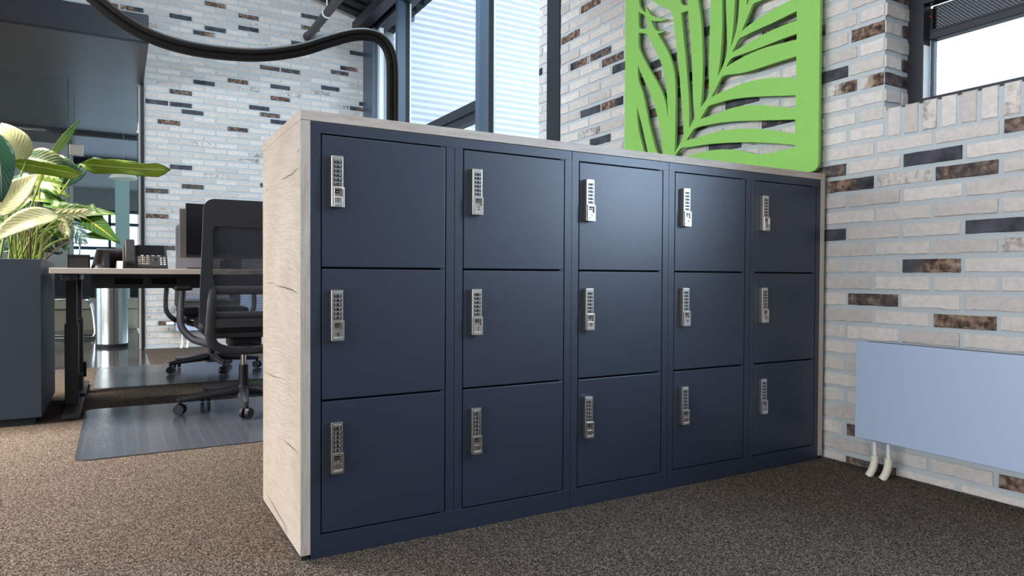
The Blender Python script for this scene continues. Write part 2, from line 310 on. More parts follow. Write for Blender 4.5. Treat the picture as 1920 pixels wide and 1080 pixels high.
# ------------------------------------------------------------------ mesh helpers
def link(name, me, mats, parent=None, smooth=False, loc=None):
    o = bpy.data.objects.new(name, me); COL.objects.link(o)
    for m in (mats if isinstance(mats, (list, tuple)) else [mats]): me.materials.append(m)
    if smooth:
        for p in me.polygons: p.use_smooth = True
    if parent: o.parent = parent
    if loc: o.location = loc
    return o
class B:
    def __init__(s): s.bm = bmesh.new(); s.uv = None
    def box(s, a, b, bev=0, mi=0, seg=2, rot=None, piv=None):
        x0, y0, z0 = [min(p, q) for p, q in zip(a, b)]; x1, y1, z1 = [max(p, q) for p, q in zip(a, b)]
        vs = [s.bm.verts.new(v) for v in ((x0,y0,z0),(x1,y0,z0),(x1,y1,z0),(x0,y1,z0),(x0,y0,z1),(x1,y0,z1),(x1,y1,z1),(x0,y1,z1))]
        fs = [s.bm.faces.new([vs[i] for i in q]) for q in ((0,3,2,1),(4,5,6,7),(0,1,5,4),(1,2,6,5),(2,3,7,6),(3,0,4,7))]
        for f in fs: f.material_index = mi
        if rot is not None:
            bmesh.ops.rotate(s.bm, verts=vs, cent=piv or ((x0+x1)/2, (y0+y1)/2, (z0+z1)/2), matrix=rot)
        if bev:
            es = list({e for f in fs for e in f.edges})
            bmesh.ops.bevel(s.bm, geom=es, offset=bev, segments=seg, profile=.5, affect='EDGES')
        return s
    def cyl(s, p, q, r, r2=None, n=20, mi=0, cap=True):
        p = Vector(p); q = Vector(q); d = (q-p).normalized(); r2 = r if r2 is None else r2
        a = d.orthogonal().normalized(); b = d.cross(a)
        rings = []
        for c, rr in ((p, r), (q, r2)):
            rings.append([s.bm.verts.new(c+(a*math.cos(2*PI*i/n)+b*math.sin(2*PI*i/n))*rr) for i in range(n)])
        for i in range(n):
            f = s.bm.faces.new([rings[0][i], rings[0][(i+1) % n], rings[1][(i+1) % n], rings[1][i]]); f.smooth = True; f.material_index = mi
        if cap:
            f = s.bm.faces.new(rings[0][::-1]); f.material_index = mi
            f = s.bm.faces.new(rings[1]); f.material_index = mi
        return s
    def lathe(s, prof, c=(0, 0, 0), n=40, mi=0, axis='z'):
        rings = []
        for r, z in prof:
            rings.append([s.bm.verts.new((c[0]+r*math.cos(2*PI*i/n), c[1]+r*math.sin(2*PI*i/n), c[2]+z)) for i in range(n)])
        for a, b in zip(rings, rings[1:]):
            for i in range(n):
                f = s.bm.faces.new([a[i], a[(i+1) % n], b[(i+1) % n], b[i]]); f.smooth = True; f.material_index = mi
        return s
    def tube(s, pts, rx, ry=None, n=14, mi=0, up=Vector((0, 0, 1)), cap=True, radii=None):
        pts = [Vector(p) for p in pts]; ry = rx if ry is None else ry; rings = []
        prev = None
        for i, p in enumerate(pts):
            t = (pts[min(i+1, len(pts)-1)]-pts[max(i-1, 0)]).normalized()
            if prev is None:
                a = t.cross(up)
                if a.length < 1e-3: a = t.orthogonal()
                a.normalize()
            else:
                a = (prev - t*prev.dot(t)).normalized()
            prev = a; b = t.cross(a); k = radii[i] if radii else 1
            rings.append([s.bm.verts.new(p+(a*math.cos(2*PI*j/n)*rx+b*math.sin(2*PI*j/n)*ry)*k) for j in range(n)])
        for A, C in zip(rings, rings[1:]):
            for j in range(n):
                f = s.bm.faces.new([A[j], A[(j+1) % n], C[(j+1) % n], C[j]]); f.smooth = True; f.material_index = mi
        if cap:
            f = s.bm.faces.new(rings[0][::-1]); f.material_index = mi; f = s.bm.faces.new(rings[-1]); f.material_index = mi
        return s
    def prism(s, poly, a, h, mi=0, bev=0):
        # poly: list of 3d points (planar); a: extrusion vector
        v0 = [s.bm.verts.new(Vector(p)) for p in poly]; v1 = [s.bm.verts.new(Vector(p)+Vector(a)*h) for p in poly]
        n = len(poly); fs = [s.bm.faces.new(v0[::-1]), s.bm.faces.new(v1)]
        for i in range(n): fs.append(s.bm.faces.new([v0[i], v0[(i+1) % n], v1[(i+1) % n], v1[i]]))
        for f in fs: f.material_index = mi
        return s
    def build(s, name, mats, parent=None, loc=None, smooth=False):
        bmesh.ops.recalc_face_normals(s.bm, faces=s.bm.faces[:])
        for e in s.bm.edges:
            if len(e.link_faces) == 2 and e.calc_face_angle(0) > .62: e.smooth = False
        me = bpy.data.meshes.new(name); s.bm.to_mesh(me); s.bm.free()
        return link(name, me, mats, parent, smooth, loc)
def tag(o, label=None, cat=None, group=None, kind=None):
    if label: o['label'] = label
    if cat: o['category'] = cat
    if group: o['group'] = group
    if kind: o['kind'] = kind
    return o
def thing(name, label, cat, loc=(0, 0, 0), group=None, rz=0):
    o = bpy.data.objects.new(name, None); COL.objects.link(o); o.location = loc; o.rotation_euler = (0, 0, rz); o.empty_display_size = .1
    return tag(o, label, cat, group)
def struct(o, label=None):
    o['kind'] = 'structure'
    if label: o['label'] = label
    return o
def smooth_path(pts, n=12):
    pts = [Vector(p) for p in pts]; out = []
    P = [pts[0]*2-pts[1]]+pts+[pts[-1]*2-pts[-2]]
    for i in range(1, len(P)-2):
        for k in range(n):
            t = k/n; a, b, c, d = P[i-1:i+3]
            out.append(.5*((2*b)+(c-a)*t+(2*a-5*b+4*c-d)*t*t+(3*b-a-3*c+d)*t**3))
    out.append(pts[-1]); return out
_txt = {}
def text_mesh(s, size, ex=.0002):
    k = (s, size)
    if k in _txt: return _txt[k].copy()
    c = bpy.data.curves.new('t', 'FONT'); c.body = s; c.size = size; c.align_x = 'CENTER'; c.align_y = 'CENTER'; c.extrude = ex; c.resolution_u = 3
    o = bpy.data.objects.new('t', c); COL.objects.link(o)
    me = bpy.data.meshes.new_from_object(o.evaluated_get(bpy.context.evaluated_depsgraph_get()))
    COL.objects.unlink(o); bpy.data.objects.remove(o); _txt[k] = me
    return me.copy()
def add_text(bm, s, size, x, y, z, mi, bold=0):
    me = text_mesh(s, size); me.transform(Matrix.Translation((x, y, z)) @ Matrix.Rotation(PI/2, 4, 'X'))
    old = set(bm.faces); bm.from_mesh(me)
    for f in bm.faces:
        if f not in old: f.material_index = mi
    bpy.data.meshes.remove(me)

# ------------------------------------------------------------------ room
XR = 2.055; YF = 5.85
ZP = .0637
def zrow(k): return .0287 + ZP*k          # top of brick course k
def ceil_z(x): return 3.60 + .25*(XR-x)

# burnt / coloured bricks as seen: (image x, image y, kind)
DARK_F = [(407,9,'B'),(337,32,'D'),(468,33,'B'),(479,46,'L'),(301,48,'L'),(406,54,'D'),(380,62,'E'),(467,54,'D'),(295,71,'D'),(360,94,'F'),(382,154,'D'),(446,152,'B'),
 (465,166,'G'),(332,172,'M'),(495,82,'L'),(120,5,'B'),(180,4,'B'),(247,14,'F'),(292,189,'D'),(337,195,'D'),(360,210,'D'),(315,228,'B'),(442,242,'M'),(494,203,'D'),(494,216,'M'),(382,269,'L'),
 (339,312,'D'),(466,300,'G'),(480,291,'G'),(403,328,'L'),(359,349,'M'),(293,357,'M'),(491,347,'D'),(317,393,'L'),(294,404,'B'),(327,429,'L'),(312,463,'M'),(307,603,'B'),(286,628,'L'),(284,581,'L'),
 (307,580,'G'),(292,592,'L'),(545,69,'L'),(510,84,'L'),(563,82,'D'),(507,127,'M'),(544,134,'M'),(650,129,'E'),(672,102,'D'),(639,137,'M'),(525,164,'D'),(618,167,'D'),(600,175,'G'),(525,186,'B'),
 (543,177,'G'),(672,165,'L'),(682,196,'D'),(667,205,'E'),(497,203,'D'),(522,228,'D'),(633,201,'G'),(650,64,'D'),(590,99,'L'),(583,32,'D'),(576,53,'B'),(650,46,'L'),(684,53,'L'),(675,43,'L')]
DARK_R = [(1092,25,'B'),(1054,27,'L'),(1062,79,'B'),(1078,128,'E'),(1119,109,'M'),(1166,108,'M'),(1155,133,'D'),(1141,201,'F'),(1096,218,'D'),(1106,250,'G'),(1117,266,'D'),(1149,275,'L'),(1018,137,'D'),
 (1325,63,'D'),(1226,124,'D'),(1325,135,'D'),(1323,161,'B'),(1368,118,'D'),(1446,57,'M'),(1402,50,'D'),(1368,202,'D'),(1226,214,'M'),(1295,170,'D'),(1207,157,'B'),(1273,249,'B'),(1349,274,'D'),(1456,233,'M'),(1399,271,'L'),
 (1628,59,'B'),(1578,167,'D'),(1642,152,'R'),(1590,346,'F'),(1752,292,'D'),(1815,315,'M'),(1691,331,'L'),(1905,235,'M'),(1562,440,'D'),(1743,497,'E'),(1632,562,'M'),(1808,602,'B'),(1880,426,'D'),(1914,457,'L'),
 (1597,803,'M'),(1662,880,'L'),(1900,905,'B'),(1600,868,'M'),(1540,60,'B'),(1540,140,'D'),(1540,330,'M')]
KIND = {'D': ((1.0, 1.0), (.10, .10)), 'B': ((.86, .86), (.56, .56)), 'E': ((1.0, .45), (.0, .95)), 'F': ((.45, 1.0), (.95, .0)), 'M': ((.66, .66), (.36, .36)),
        'L': ((.37, .30), (1, 1)), 'G': ((.34, .42), (0, 0)), 'R': ((.2, .75), (1, .9))}

class BrickMesh:
    def __init__(s): s.v = []; s.f = []; s.c = []; s.mi = []
    def raw_box(s, a, b):
        x0, y0, z0 = a; x1, y1, z1 = b; n = len(s.v)
        s.v += [(x0,y0,z0),(x1,y0,z0),(x1,y1,z0),(x0,y1,z0),(x0,y0,z1),(x1,y0,z1),(x1,y1,z1),(x0,y1,z1)]
        s.c += [(0, 0, .5, 1)]*8
        for q in ((0,3,2,1),(4,5,6,7),(0,1,5,4),(1,2,6,5),(2,3,7,6),(3,0,4,7)): s.f.append([n+i for i in q]); s.mi.append(0)
    def brick(s, P, u0, u1, z0, z1, kind=None, depth=.0038):
        # P(u, z, d): surface point d in front of the wall
        r = rnd
        (ra, rb), (ga, gb) = KIND.get(kind, ((r.uniform(0, .10), r.uniform(0, .10)), (r.random(), r.random())))
        if kind is None and r.random() < .05: ra, rb, ga, gb = r.uniform(.12, .28), r.uniform(.12, .28), r.uniform(.3, 1), r.uniform(.3, 1)
        bb = r.random(); n = len(s.v); K = 6 if (u1-u0) > .08 else 3
        j = lambda a: r.uniform(-a, a)
        e = .0028
        dd = depth+j(.0015)
        for row, (zz, d, ins) in enumerate(((z0, -.002, 0), (z0, dd, e), (z1, dd, e), (z1, -.002, 0))):
            zc = zz + (ins if row == 1 else -ins if row == 2 else 0)
            for i in range(K+1):
                t = i/K; uu = u0+(u1-u0)*t
                if ins: uu = min(max(uu, u0+ins), u1-ins)
                jz = j(.0022) if ins else 0
                s.v.append(P(uu+(j(.0015) if (ins and i in (0, K)) else 0), zc+jz, d+(j(.0006) if ins else 0)))
                s.c.append((ra+(rb-ra)*t, ga+(gb-ga)*t, bb, 1))
        W = K+1
        for row in range(3):
            for i in range(K):
                a = n+row*W+i; s.f.append([a, a+1, a+1+W, a+W]); s.mi.append(1)
        # end caps
        s.f.append([n, n+W, n+2*W, n+3*W]); s.mi.append(1)
        s.f.append([n+K+3*W, n+K+2*W, n+K+W, n+K]); s.mi.append(1)
    def build(s, name):
        me = bpy.data.meshes.new(name); me.from_pydata(s.v, [], s.f)
        bm = bmesh.new(); bm.from_mesh(me); bmesh.ops.recalc_face_normals(bm, faces=bm.faces[:]); bm.to_mesh(me); bm.free()
        me.polygons.foreach_set('material_index', s.mi)
        ca = me.color_attributes.new('brick', 'FLOAT_COLOR', 'POINT'); ca.data.foreach_set('color', [x for c in s.c for x in c])
        return link(name, me, [M['mortar'], M['brick']])

def pick(darks, axis, val, ucoord, offsets, pitch, ztop0, zpitch):
    d = {}
    for (x, y, k) in darks:
        p = at(x, y, axis, val); row = round((p.z+.024-ztop0)/zpitch); off = offsets[row % 2]
        col = math.floor((ucoord(p)-off)/pitch); d[(row, col)] = k
    return d

# right wall, u = -Y so that u grows to the right in the picture
UP = .2125
RO = (.0800, .192)                      # even / odd course joints (in -Y)
dr = pick(DARK_R, 0, XR, lambda p: -p.y, RO, UP, .0287, ZP)
W = BrickMesh(); PX = lambda u, z, d: (XR-d, -u, z)
WIN_U0, WIN_Z0, WIN_Z1, WIN_U1 = .222, 1.353, 1.90, .78
TW0, TW1, TWZ = .86, 1.40, 2.40         # added opening further along, unseen, for the strip light on the doors
SOLD0, SOLD1 = 1.247, 1.350
YE = 2.197                               # end of the brick wall, start of the glazing
COLA, COLB = 1.938, 2.084
TH = .30
W.raw_box((XR, -WIN_U0, 0), (XR+TH, YE, 3.75)); W.raw_box((XR, -TW0, 0), (XR+TH, -WIN_U0, SOLD1-.004)); W.raw_box((XR, -TW0, WIN_Z1), (XR+TH, -WIN_U0, 3.75)); W.raw_box((XR, -TW0, SOLD1-.004), (XR+TH, -WIN_U1, WIN_Z1)); W.raw_box((XR, -TW1, TWZ), (XR+TH, -TW0, 3.75)); W.raw_box((XR, -3.2, 0), (XR+TH, -TW1, 3.75))
for row in range(0, 58):
    zt = zrow(row); zb = zt-.0478
    if row == 0: zb = 0.0
    off = RO[row % 2]; n0 = math.floor((-YE-off)/UP)
    for c in range(n0, 16):
        a = off+c*UP+.006; b = a+.2005
        lim = []
        a0, b0 = a, b
        a = max(a, -YE); b = min(b, 3.2)
        if a >= b-.01: continue
        segs = [(a, b)]
        # steel column cuts the bonding
        if 1.25 < zt < 1.96 and row % 2 == 1:
            if abs(a0-.198) < .01: continue
            if abs(a0+.0145) < .01: segs = [(a, .112), (.124, .2215)]
        segs2 = []
        for (p, q) in segs:
            if q <= -COLB or p >= -COLA: segs2.append((p, q))
            else:
                if p < -COLB-.012: segs2.append((p, -COLB-.003))
                if q > -COLA+.012: segs2.append((-COLA+.003, q))
        for (p, q) in segs2:
            z0, z1 = zb, zt
            if zt > SOLD0-.006 and zb < SOLD1+.02 and q > WIN_U0:           # soldier course zone
                if p < WIN_U0-.03: q = WIN_U0
                elif zb < SOLD0-.03: z1 = min(z1, SOLD0-.012)
                else: continue
            elif zb > SOLD1-.02 and zt < WIN_Z1+.03 and q > WIN_U0 and p < WIN_U1:
                if p < WIN_U0-.02: q = WIN_U0
                else: continue
            if zb < TWZ and q > TW0 and p < TW1:
                if p < TW0-.03: q = TW0
                elif q > TW1+.03: p = TW1
                else: continue
            if z1-z0 < .012: continue
            W.brick(PX, p+rnd.uniform(-.0015, .0015), q+rnd.uniform(-.0015, .0015), z0+rnd.uniform(-.0012, .0012), z1+rnd.uniform(-.0012, .0012), dr.get((row, c)))
# soldier course
for i in range(9):
    u = .236+i*.0641
    W.brick(lambda a, z, d: (XR-d, -a, z), u, u+.0505, SOLD0, SOLD1+.003, {2: 'L', 6: 'L'}.get(i), .004)
# return of the window reveal (faces -y), bricks along x
PRV = lambda u, z, d: (XR+u, -WIN_U0-d, z)
for row in range(21, 31):
    zt = zrow(row); zb = zt-.0478
    if row % 2 == 0: W.brick(PRV, 0, .098, zb, zt, {28: 'E', 24: None}.get(row), .004); W.brick(PRV, .108, .16, zb, zt, 'M' if row in (24, 28, 26) else None, .004)
    else: W.brick(PRV, 0, .16, zb, zt, 'M' if row == 23 else None, .004)
struct(W.build('wall_right'), 'cream brick wall with burnt bricks on the right, carrying the green panel')

# far wall
FZ0, FZP = 1.825-.0621*29, .0621
FO = (.031-.006, .137-.006)
def frow(k): return FZ0+FZP*k
# rows: k=29 even start .031 -> parity swap
FOFF = lambda k: FO[0] if k % 2 == 1 else FO[1]
df = {}
for (x, y, k) in DARK_F:
    p = at(x, y, 1, YF); row = round((p.z+.024-FZ0)/FZP); df[(row, math.floor((p.x-FOFF(row))/.213))] = k
W = BrickMesh(); PF = lambda u, z, d: (u, YF-d, z)
XL, XE = -.193, 2.055
W.raw_box((XL, YF, 0), (XE+.3, YF+.3, 4.6)); W.raw_box((-7, YF, 2.60), (XL, YF+.3, 5.8))
for row in range(0, 78):
    zt = frow(row); zb = zt-.0468
    off = FOFF(row)
    for c in range(-34, 12):
        a = off+c*.213+.006; b = a+.201
        lo = XL if zb < 2.60 else -4.2
        a = max(a, lo); b = min(b, XE-.002)
        if b-a < .015 or zb < 0: continue
        if zb > ceil_z((a+b)/2)+.05 or zb > 4.4: continue
        W.brick(PF, a, b, zb, zt, df.get((row, c)), .0038)
struct(W.build('wall_back'), 'far cream brick wall with scattered burnt bricks behind the desks')

# floor
b = B(); b.box((-7, -6, -.1), (XR+.3, 4.5, 0)); b.box((XL, 4.5, -.1), (XR+.3, YF, 0)); struct(b.build('floor', M['carpet']), 'speckled brown loop carpet')
b = B(); b.box((-7, 4.502, -.1), (XL-.002, 15, -.001)); struct(b.build('floor_corridor', M['polished']), 'polished dark tile floor of the corridor')
# ceiling (mono-pitch steel deck)
b = B(); b.prism([(XR+.3, -6, ceil_z(XR+.3)), (-7, -6, ceil_z(-7)), (-7, -6, ceil_z(-7)+.15), (XR+.3, -6, ceil_z(XR+.3)+.15)], (0, 1, 0), YF+6.3)
for i in range(56):
    y = -5.9+i*.21
    b.prism([(XR+.25, y, ceil_z(XR+.25)-.05), (-7, y, ceil_z(-7)-.05), (-7, y, ceil_z(-7)+.01), (XR+.25, y, ceil_z(XR+.25)+.01)], (0, 1, 0), .09)
struct(b.build('ceiling', M['ceiling_black']), 'black pitched steel deck ceiling')
b = B(); b.box((1.86, YE, 3.44), (1.98, YF-.02, 3.56), .006); tag(b.build('ceiling_beam', M['steel_navy']), 'dark steel beam along the ceiling above the tall glazing', 'beam')
b = B(); b.box((XR-.03, YE, 3.415), (XR+.10, YF, 3.70), .004); struct(b.build('trim_1', M['steel_navy']), 'dark head frame over the tall glazing')

# tall glazing (window_1) in the right wall
gw = bpy.data.objects.new('window_1', None); COL.objects.link(gw); struct(gw, 'tall dark framed glazing between the brick walls')
def mull(y0, y1, x0=1.965, x1=2.045, z1=3.43):
    q = B(); q.box((x0, y0, 0), (x1, y1, z1), .003); q.build('mullion', M['frame_blue'], gw)
    q = B(); q.box((x1, y0+.004, 0), (x1+.045, y1-.004, z1)); q.build('gasket', M['black'], gw)
    q = B(); q.box((x1+.045, y0+.002, 0), (x1+.06, y1-.002, z1)); q.build('glazing_strip', M['white_plastic'], gw)  # white strip painted as the bright reflection along the mullion
ym1 = at(746, 120, 0, 1.965).y; ym2 = at(899, 120, 0, 1.965).y
mull(ym1, ym1+.07); mull(ym2, ym2+.07)
q = B(); q.box((1.99, 5.50, 0), (2.045, YF-.012, 3.43), .003); q.build('jamb', M['frame_blue'], gw)
q = B(); q.box((2.045, 5.43, 0), (2.09, 5.52, 3.43)); q.build('glazing_strip', M['white_plastic'], gw)
q = B(); q.box((2.0, ym2+.07, 1.955), (2.09, ym1, 2.10), .004); q.box((1.985, ym2+.07, 2.012), (2.01, ym1, 2.026)); q.build('transom', M['steel_navy'], gw)
q = B(); q.box((2.0, YE+.005, .0), (2.09, YF-.012, .08)); q.build('sill', M['frame_blue'], gw)
for a, c in ((YE+.005, ym2), (ym2+.07, ym1), (ym1+.07, 5.5)):
    q = B(); q.box((2.062, a, .08), (2.068, c, 3.415)); q.build('pane', M['glass'], gw)

# steel column set in the right wall
b = B(); b.box((XR-.012, COLA, 0), (XR+.1, COLB, 3.6), .002); tag(b.build('steel_column', M['steel_navy']), 'dark steel column set into the brick between glazing and green panel', 'column')

# small window (window_2)
w2 = bpy.data.objects.new('window_2', None); COL.objects.link(w2); struct(w2, 'small dark framed window high in the right brick wall')
XFZ = XR+.145
yA = -WIN_U0; yB = -WIN_U1
fwid = .058
yI = yA-fwid
q = B(); q.box((XFZ, yA, WIN_Z0-.002), (XFZ+.05, yI, WIN_Z1), .002)
q.box((XFZ, yI, 1.752), (XFZ+.05, yB, WIN_Z1), .002); q.box((XFZ, yI, WIN_Z0-.002), (XFZ+.06, yB, WIN_Z0+.047), .002); q.box((XFZ, yB, WIN_Z0-.002), (XFZ+.05, yB+.06, WIN_Z1), .002)
q.build('window_frame', M['steel_navy'], w2)
q = B(); q.box((XFZ+.003, yI-.0005, WIN_Z0+.047), (XFZ+.044, yI-.0025, 1.600)); q.build('lit_reveal', M['white_plastic'], w2)  # pale plate painted as daylight falling on the dark jamb side
q = B(); q.box((XFZ+.046, yI-.002, WIN_Z0+.04), (XFZ+.066, yI-.016, 1.63), .001); q.build('glazing_strip', M['frame_blue'], w2)
ZG = 1.655
vq = B(); vq.box((XFZ+.03, yI-.003, ZG-.034), (XFZ+.075, yB, ZG-.004), .004); vq.box((XFZ+.034, yI-.003, ZG-.004), (XFZ+.05, yB, ZG+.003)); vq.build('ventilator_rail', M['steel_navy'], w2)
vq = B(); vq.box((XFZ+.056, yI-.003, ZG), (XFZ+.085, yB, 1.752)); vq.build('ventilator_box', M['black'], w2)
vq = B(); vq.box((XFZ+.036, yI-.003, ZG-.006), (XFZ+.052, yI-.014, 1.740), .001); vq.build('ventilator_end', M['black'], w2)
vq = B(); vq.box((XFZ+.032, yI-.005, 1.706), (XFZ+.037, yI-.010, 1.712)); vq.build('red_clip', M['red'], w2)
# expanded metal grille
gq = B(); p = .0125; hh = .0062
z = ZG+.008; k = 0
while z < 1.748:
    y = yI-.018-(p/2 if k % 2 else 0)
    while y > -.77:
        n0 = .0007
        for sgn in (1, -1):
            p0 = Vector((XFZ+.046, y, z)); p1 = Vector((XFZ+.0445, y-p/2, z+sgn*hh/2)); p2 = Vector((XFZ+.046, y-p, z))
            for (g0_, g1_) in ((p0, p1), (p1, p2)):
                d = (g1_-g0_).normalized(); nrm = Vector((0, -d.z, d.y))*n0
                gq.bm.faces.new([gq.bm.verts.new(t) for t in (g0_-nrm, g1_-nrm, g1_+nrm, g0_+nrm)])
        y -= p
    z += hh; k += 1
gq.build('ventilator_grille', simple('grey_expanded_metal', (.16, .17, .19), .4, .6), w2)
q = B(); q.box((XFZ+.060, yI, WIN_Z0+.03), (XFZ+.064, yB, ZG-.02)); q.build('pane', M['glass'], w2)

w4 = bpy.data.objects.new('added_opening', None); COL.objects.link(w4); struct(w4, 'added dark framed opening in the right wall, unseen, for the strip light on the lockers')  # added for the sheen on the locker doors, never in view
q = B(); q.box((XR+.14, -TW0, 0), (XR+.19, -TW0-.06, TWZ)); q.box((XR+.14, -TW1, 0), (XR+.19, -TW1+.06, TWZ)); q.box((XR+.14, -TW1, 0), (XR+.19, -TW0, .08)); q.box((XR+.14, -TW1, TWZ-.06), (XR+.19, -TW0, TWZ)); q.build('window_frame', M['steel_navy'], w4)
q = B(); q.box((XR+.16, -TW1+.06, .08), (XR+.166, -TW0-.06, TWZ-.06)); q.build('pane', M['glass'], w4)

# outside: yard with white corrugated cladding
def clad(name, p0, ax, L, z0, z1, pitch, amp, nrm):
    v = []; f = []; n = int(round((z1-z0)/pitch))*12; z1 = z0+n/12*pitch; ax = Vector(ax); nrm = Vector(nrm)
    for i in range(n+1):
        z = z0+(z1-z0)*i/n; d = amp*(abs(math.sin(PI*(z-z0)/pitch))-.5)
        for t in (0, L):
            v.append(Vector(p0)+ax*t+nrm*d+Vector((0, 0, z)))
    for i in range(n): f.append([2*i, 2*i+1, 2*i+3, 2*i+2])
    m = len(v)
    for t, s_ in ((0, 0), (L, 1)):
        pass
    # back slab for real thickness
    for zz in (z0, z1):
        for t in (0, L): v.append(Vector(p0)+ax*t-nrm*.12+Vector((0, 0, zz)))
    f.append([m, m+2, m+3, m+1]); f.append([0, 1, m+1, m]); f.append([2*n, m+2, m+3, 2*n+1])
    me = bpy.data.meshes.new(name); me.from_pydata(v, [], f)
    for p_ in me.polygons[:n]: p_.use_smooth = True
    return link(name, me, M['cladding'])
struct(clad('wall_yard_back', (2.30, 6.05, 0), (1, 0, 0), 9, -.2, 5.2, .076, .032, (0, -1, 0)), 'white corrugated cladding outside the tall glazing')
struct(clad('wall_yard_side', (11.0, -8, 0), (0, 1, 0), 14, -.2, 5.2, .076, .032, (-1, 0, 0)), 'white corrugated cladding across the yard')
b = B(); b.box((XR+.3, -12, -.3), (30, 20, -.2)); struct(b.build('ground_yard', M['yard']), 'pale paved yard outside')
lp = at(771, 26, 1, 5.9)
b = B(); b.lathe([(0, -.07), (.05, -.07), (.055, -.02), (.055, .05), (.03, .07), (0, .07)], (lp.x, 5.93, lp.z), 20); b.box((lp.x-.02, 5.93, lp.z-.02), (lp.x+.02, 6.03, lp.z+.02))
tag(b.build('outdoor_lamp', M['frame_blue']), 'small blue-grey lamp fixed on the white cladding outside the glazing', 'lamp')

# ---- left: soffit, fascia, glass wall, corridor behind
b = B(); b.box((-7, 4.5, 2.575), (-.20, 8.7, 2.60)); struct(b.build('ceiling_soffit', M['soffit']), 'brushed grey soffit over the glass wall')
b = B(); b.box((-7, 4.44, 2.575), (-.20, 4.5, 2.79), .002); b.box((-.26, 4.5, 2.601), (-.20, YF, 2.79)); struct(b.build('trim_2', M['fascia']), 'dark navy fascia along the soffit edge')
b = B(); b.box((-7, 8.7, 2.535), (.45, 8.75, 2.62)); struct(b.build('trim_3', M['steel_navy']), 'thin dark joint across the corridor ceiling')
b = B(); b.box((-7, 8.75, 2.52), (.45, 10.7, 2.60)); struct(b.build('ceiling_corridor', M['soffit']), 'grey ribbed corridor ceiling')
b = B(); b.box((-7, 10.7, 2.40), (.45, 10.85, 2.60)); struct(b.build('trim_5', M['steel_navy']), 'dark beam deep in the corridor')
b = B(); b.box((-7, 10.85, 2.40), (.45, 14.2, 2.50)); struct(b.build('ceiling_office', M['wall_grey']), 'grey ceiling of the far office')
dw = bpy.data.objects.new('door_1', None); COL.objects.link(dw); struct(dw, 'frameless glass wall and door beside the far brick wall')
q = B(); q.box((-.242, YF-.005, 0), (-.222, YF+.06, 2.575), .002); q.build('door_post', M['wall_grey'], dw)
q = B(); q.box((-.222, YF-.02, 0), (-.196, YF+.05, 2.575), .002); q.build('wall_profile', M['black'], dw)
q = B(); q.box((-.812, YF+.02, .008), (-.246, YF+.03, 2.555)); q.build('pane', M['glass'], dw)
q = B(); q.box((-3.0, YF+.02, .008), (-.820, YF+.03, 2.555)); q.build('pane', M['glass'], dw)
q = B(); q.box((-.820, YF+.018, .008), (-.812, YF+.032, 2.555)); q.box((-.252, YF+.018, .008), (-.246, YF+.032, 2.555)); q.build('glass_edge', M['glass_edge'], dw)
c1 = at(130, 290, 1, YF); c2 = at(156, 272, 1, YF)
q = B(); q.box((c1.x, YF-.004, c1.z), (c2.x, YF+.05, c2.z), .003); q.build('patch_fitting', M['nickel_dark'], dw)
c1 = at(130, 450, 1, YF)
# corridor side walls and far windows
b = B(); b.box((.45, YF+.31, 0), (.55, 14.3, 2.62)); struct(b.build('wall_corridor_right', M['mint']), 'pale green corridor wall behind the glass')
g1 = at(137, 400, 1, 9.5)
b = B(); b.box((-5.0, 9.5, 0), (g1.x, 9.65, 2.519)); struct(b.build('wall_corridor_left', M['wall_grey']), 'grey plaster wall behind the glass')
m0 = at(216, 400, 1, 7.4); m1 = at(243, 400, 1, 7.4)
b = B(); b.box((m0.x, 7.4, .45), (m1.x, 7.44, 2.0), .002); struct(b.build('trim_4', M['mint']), 'pale green glass screen inside the corridor')
w3 = bpy.data.objects.new('window_3', None); COL.objects.link(w3); struct(w3, 'far corridor window')
q = B()
for zz in (.55, 1.02, 1.22, 1.70, 1.95): q.box((-7, 14, zz), (.45, 14.06, zz+.06))
for i in range(9): q.box((-6.6+i*.86, 14, 0), (-6.55+i*.86, 14.06, 2.0))
q.build('window_frame', M['frame_blue'], w3)
q = B(); q.box((-7, 14, 2.0), (.45, 14.1, 2.399)); q.build('lintel', M['wall_grey'], w3)
q = B(); q.box((-7, 14.02, 0), (.45, 14.03, 2.0)); q.build('pane', M['glass'], w3)
# pendant, ceiling spots
lpp = at(232, 333, 1, 7.0)
t = thing('pendant_lamp', 'wide cream pendant lamp hanging in the corridor behind the glass', 'lamp', (lpp.x, 7.0, lpp.z))
b = B(); b.lathe([(.012, .075), (.05, .07), (.10, .045), (.135, .005), (.14, -.015), (.133, -.012), (.10, .035), (.0, .06)], n=32); b.build('lamp_shade', M['lamp_shade'], t)
b = B(); b.cyl((0, 0, .07), (0, 0, 2.575-lpp.z), .0015, n=6); b.build('cord', M['wall_grey'], t)
for i, (x, y) in enumerate(((146, 358), (150, 371), (157, 379))):
    p = at(x, y, 2, 2.40)
    t = thing('ceiling_spotlight', ('nearest', 'middle', 'farthest')[i]+' of three round spotlights in the corridor ceiling behind the plant', 'spotlight', (p.x, p.y, 2.40), 'corridor ceiling spotlights')
    b = B(); b.lathe([(.0, -.004), (.07, -.004), (.085, -.008), (.09, 0)], n=20); b.build('ring', M['chrome'], t)
    m, nt, bs, out = new_mat('spotlight_glow'); bs.inputs['Emission Color'].default_value = (1, .9, .75, 1); bs.inputs['Emission Strength'].default_value = 3
    b = B(); b.cyl((0, 0, -.010), (0, 0, -.003), .06, n=20); b.build('diffuser', m, t)
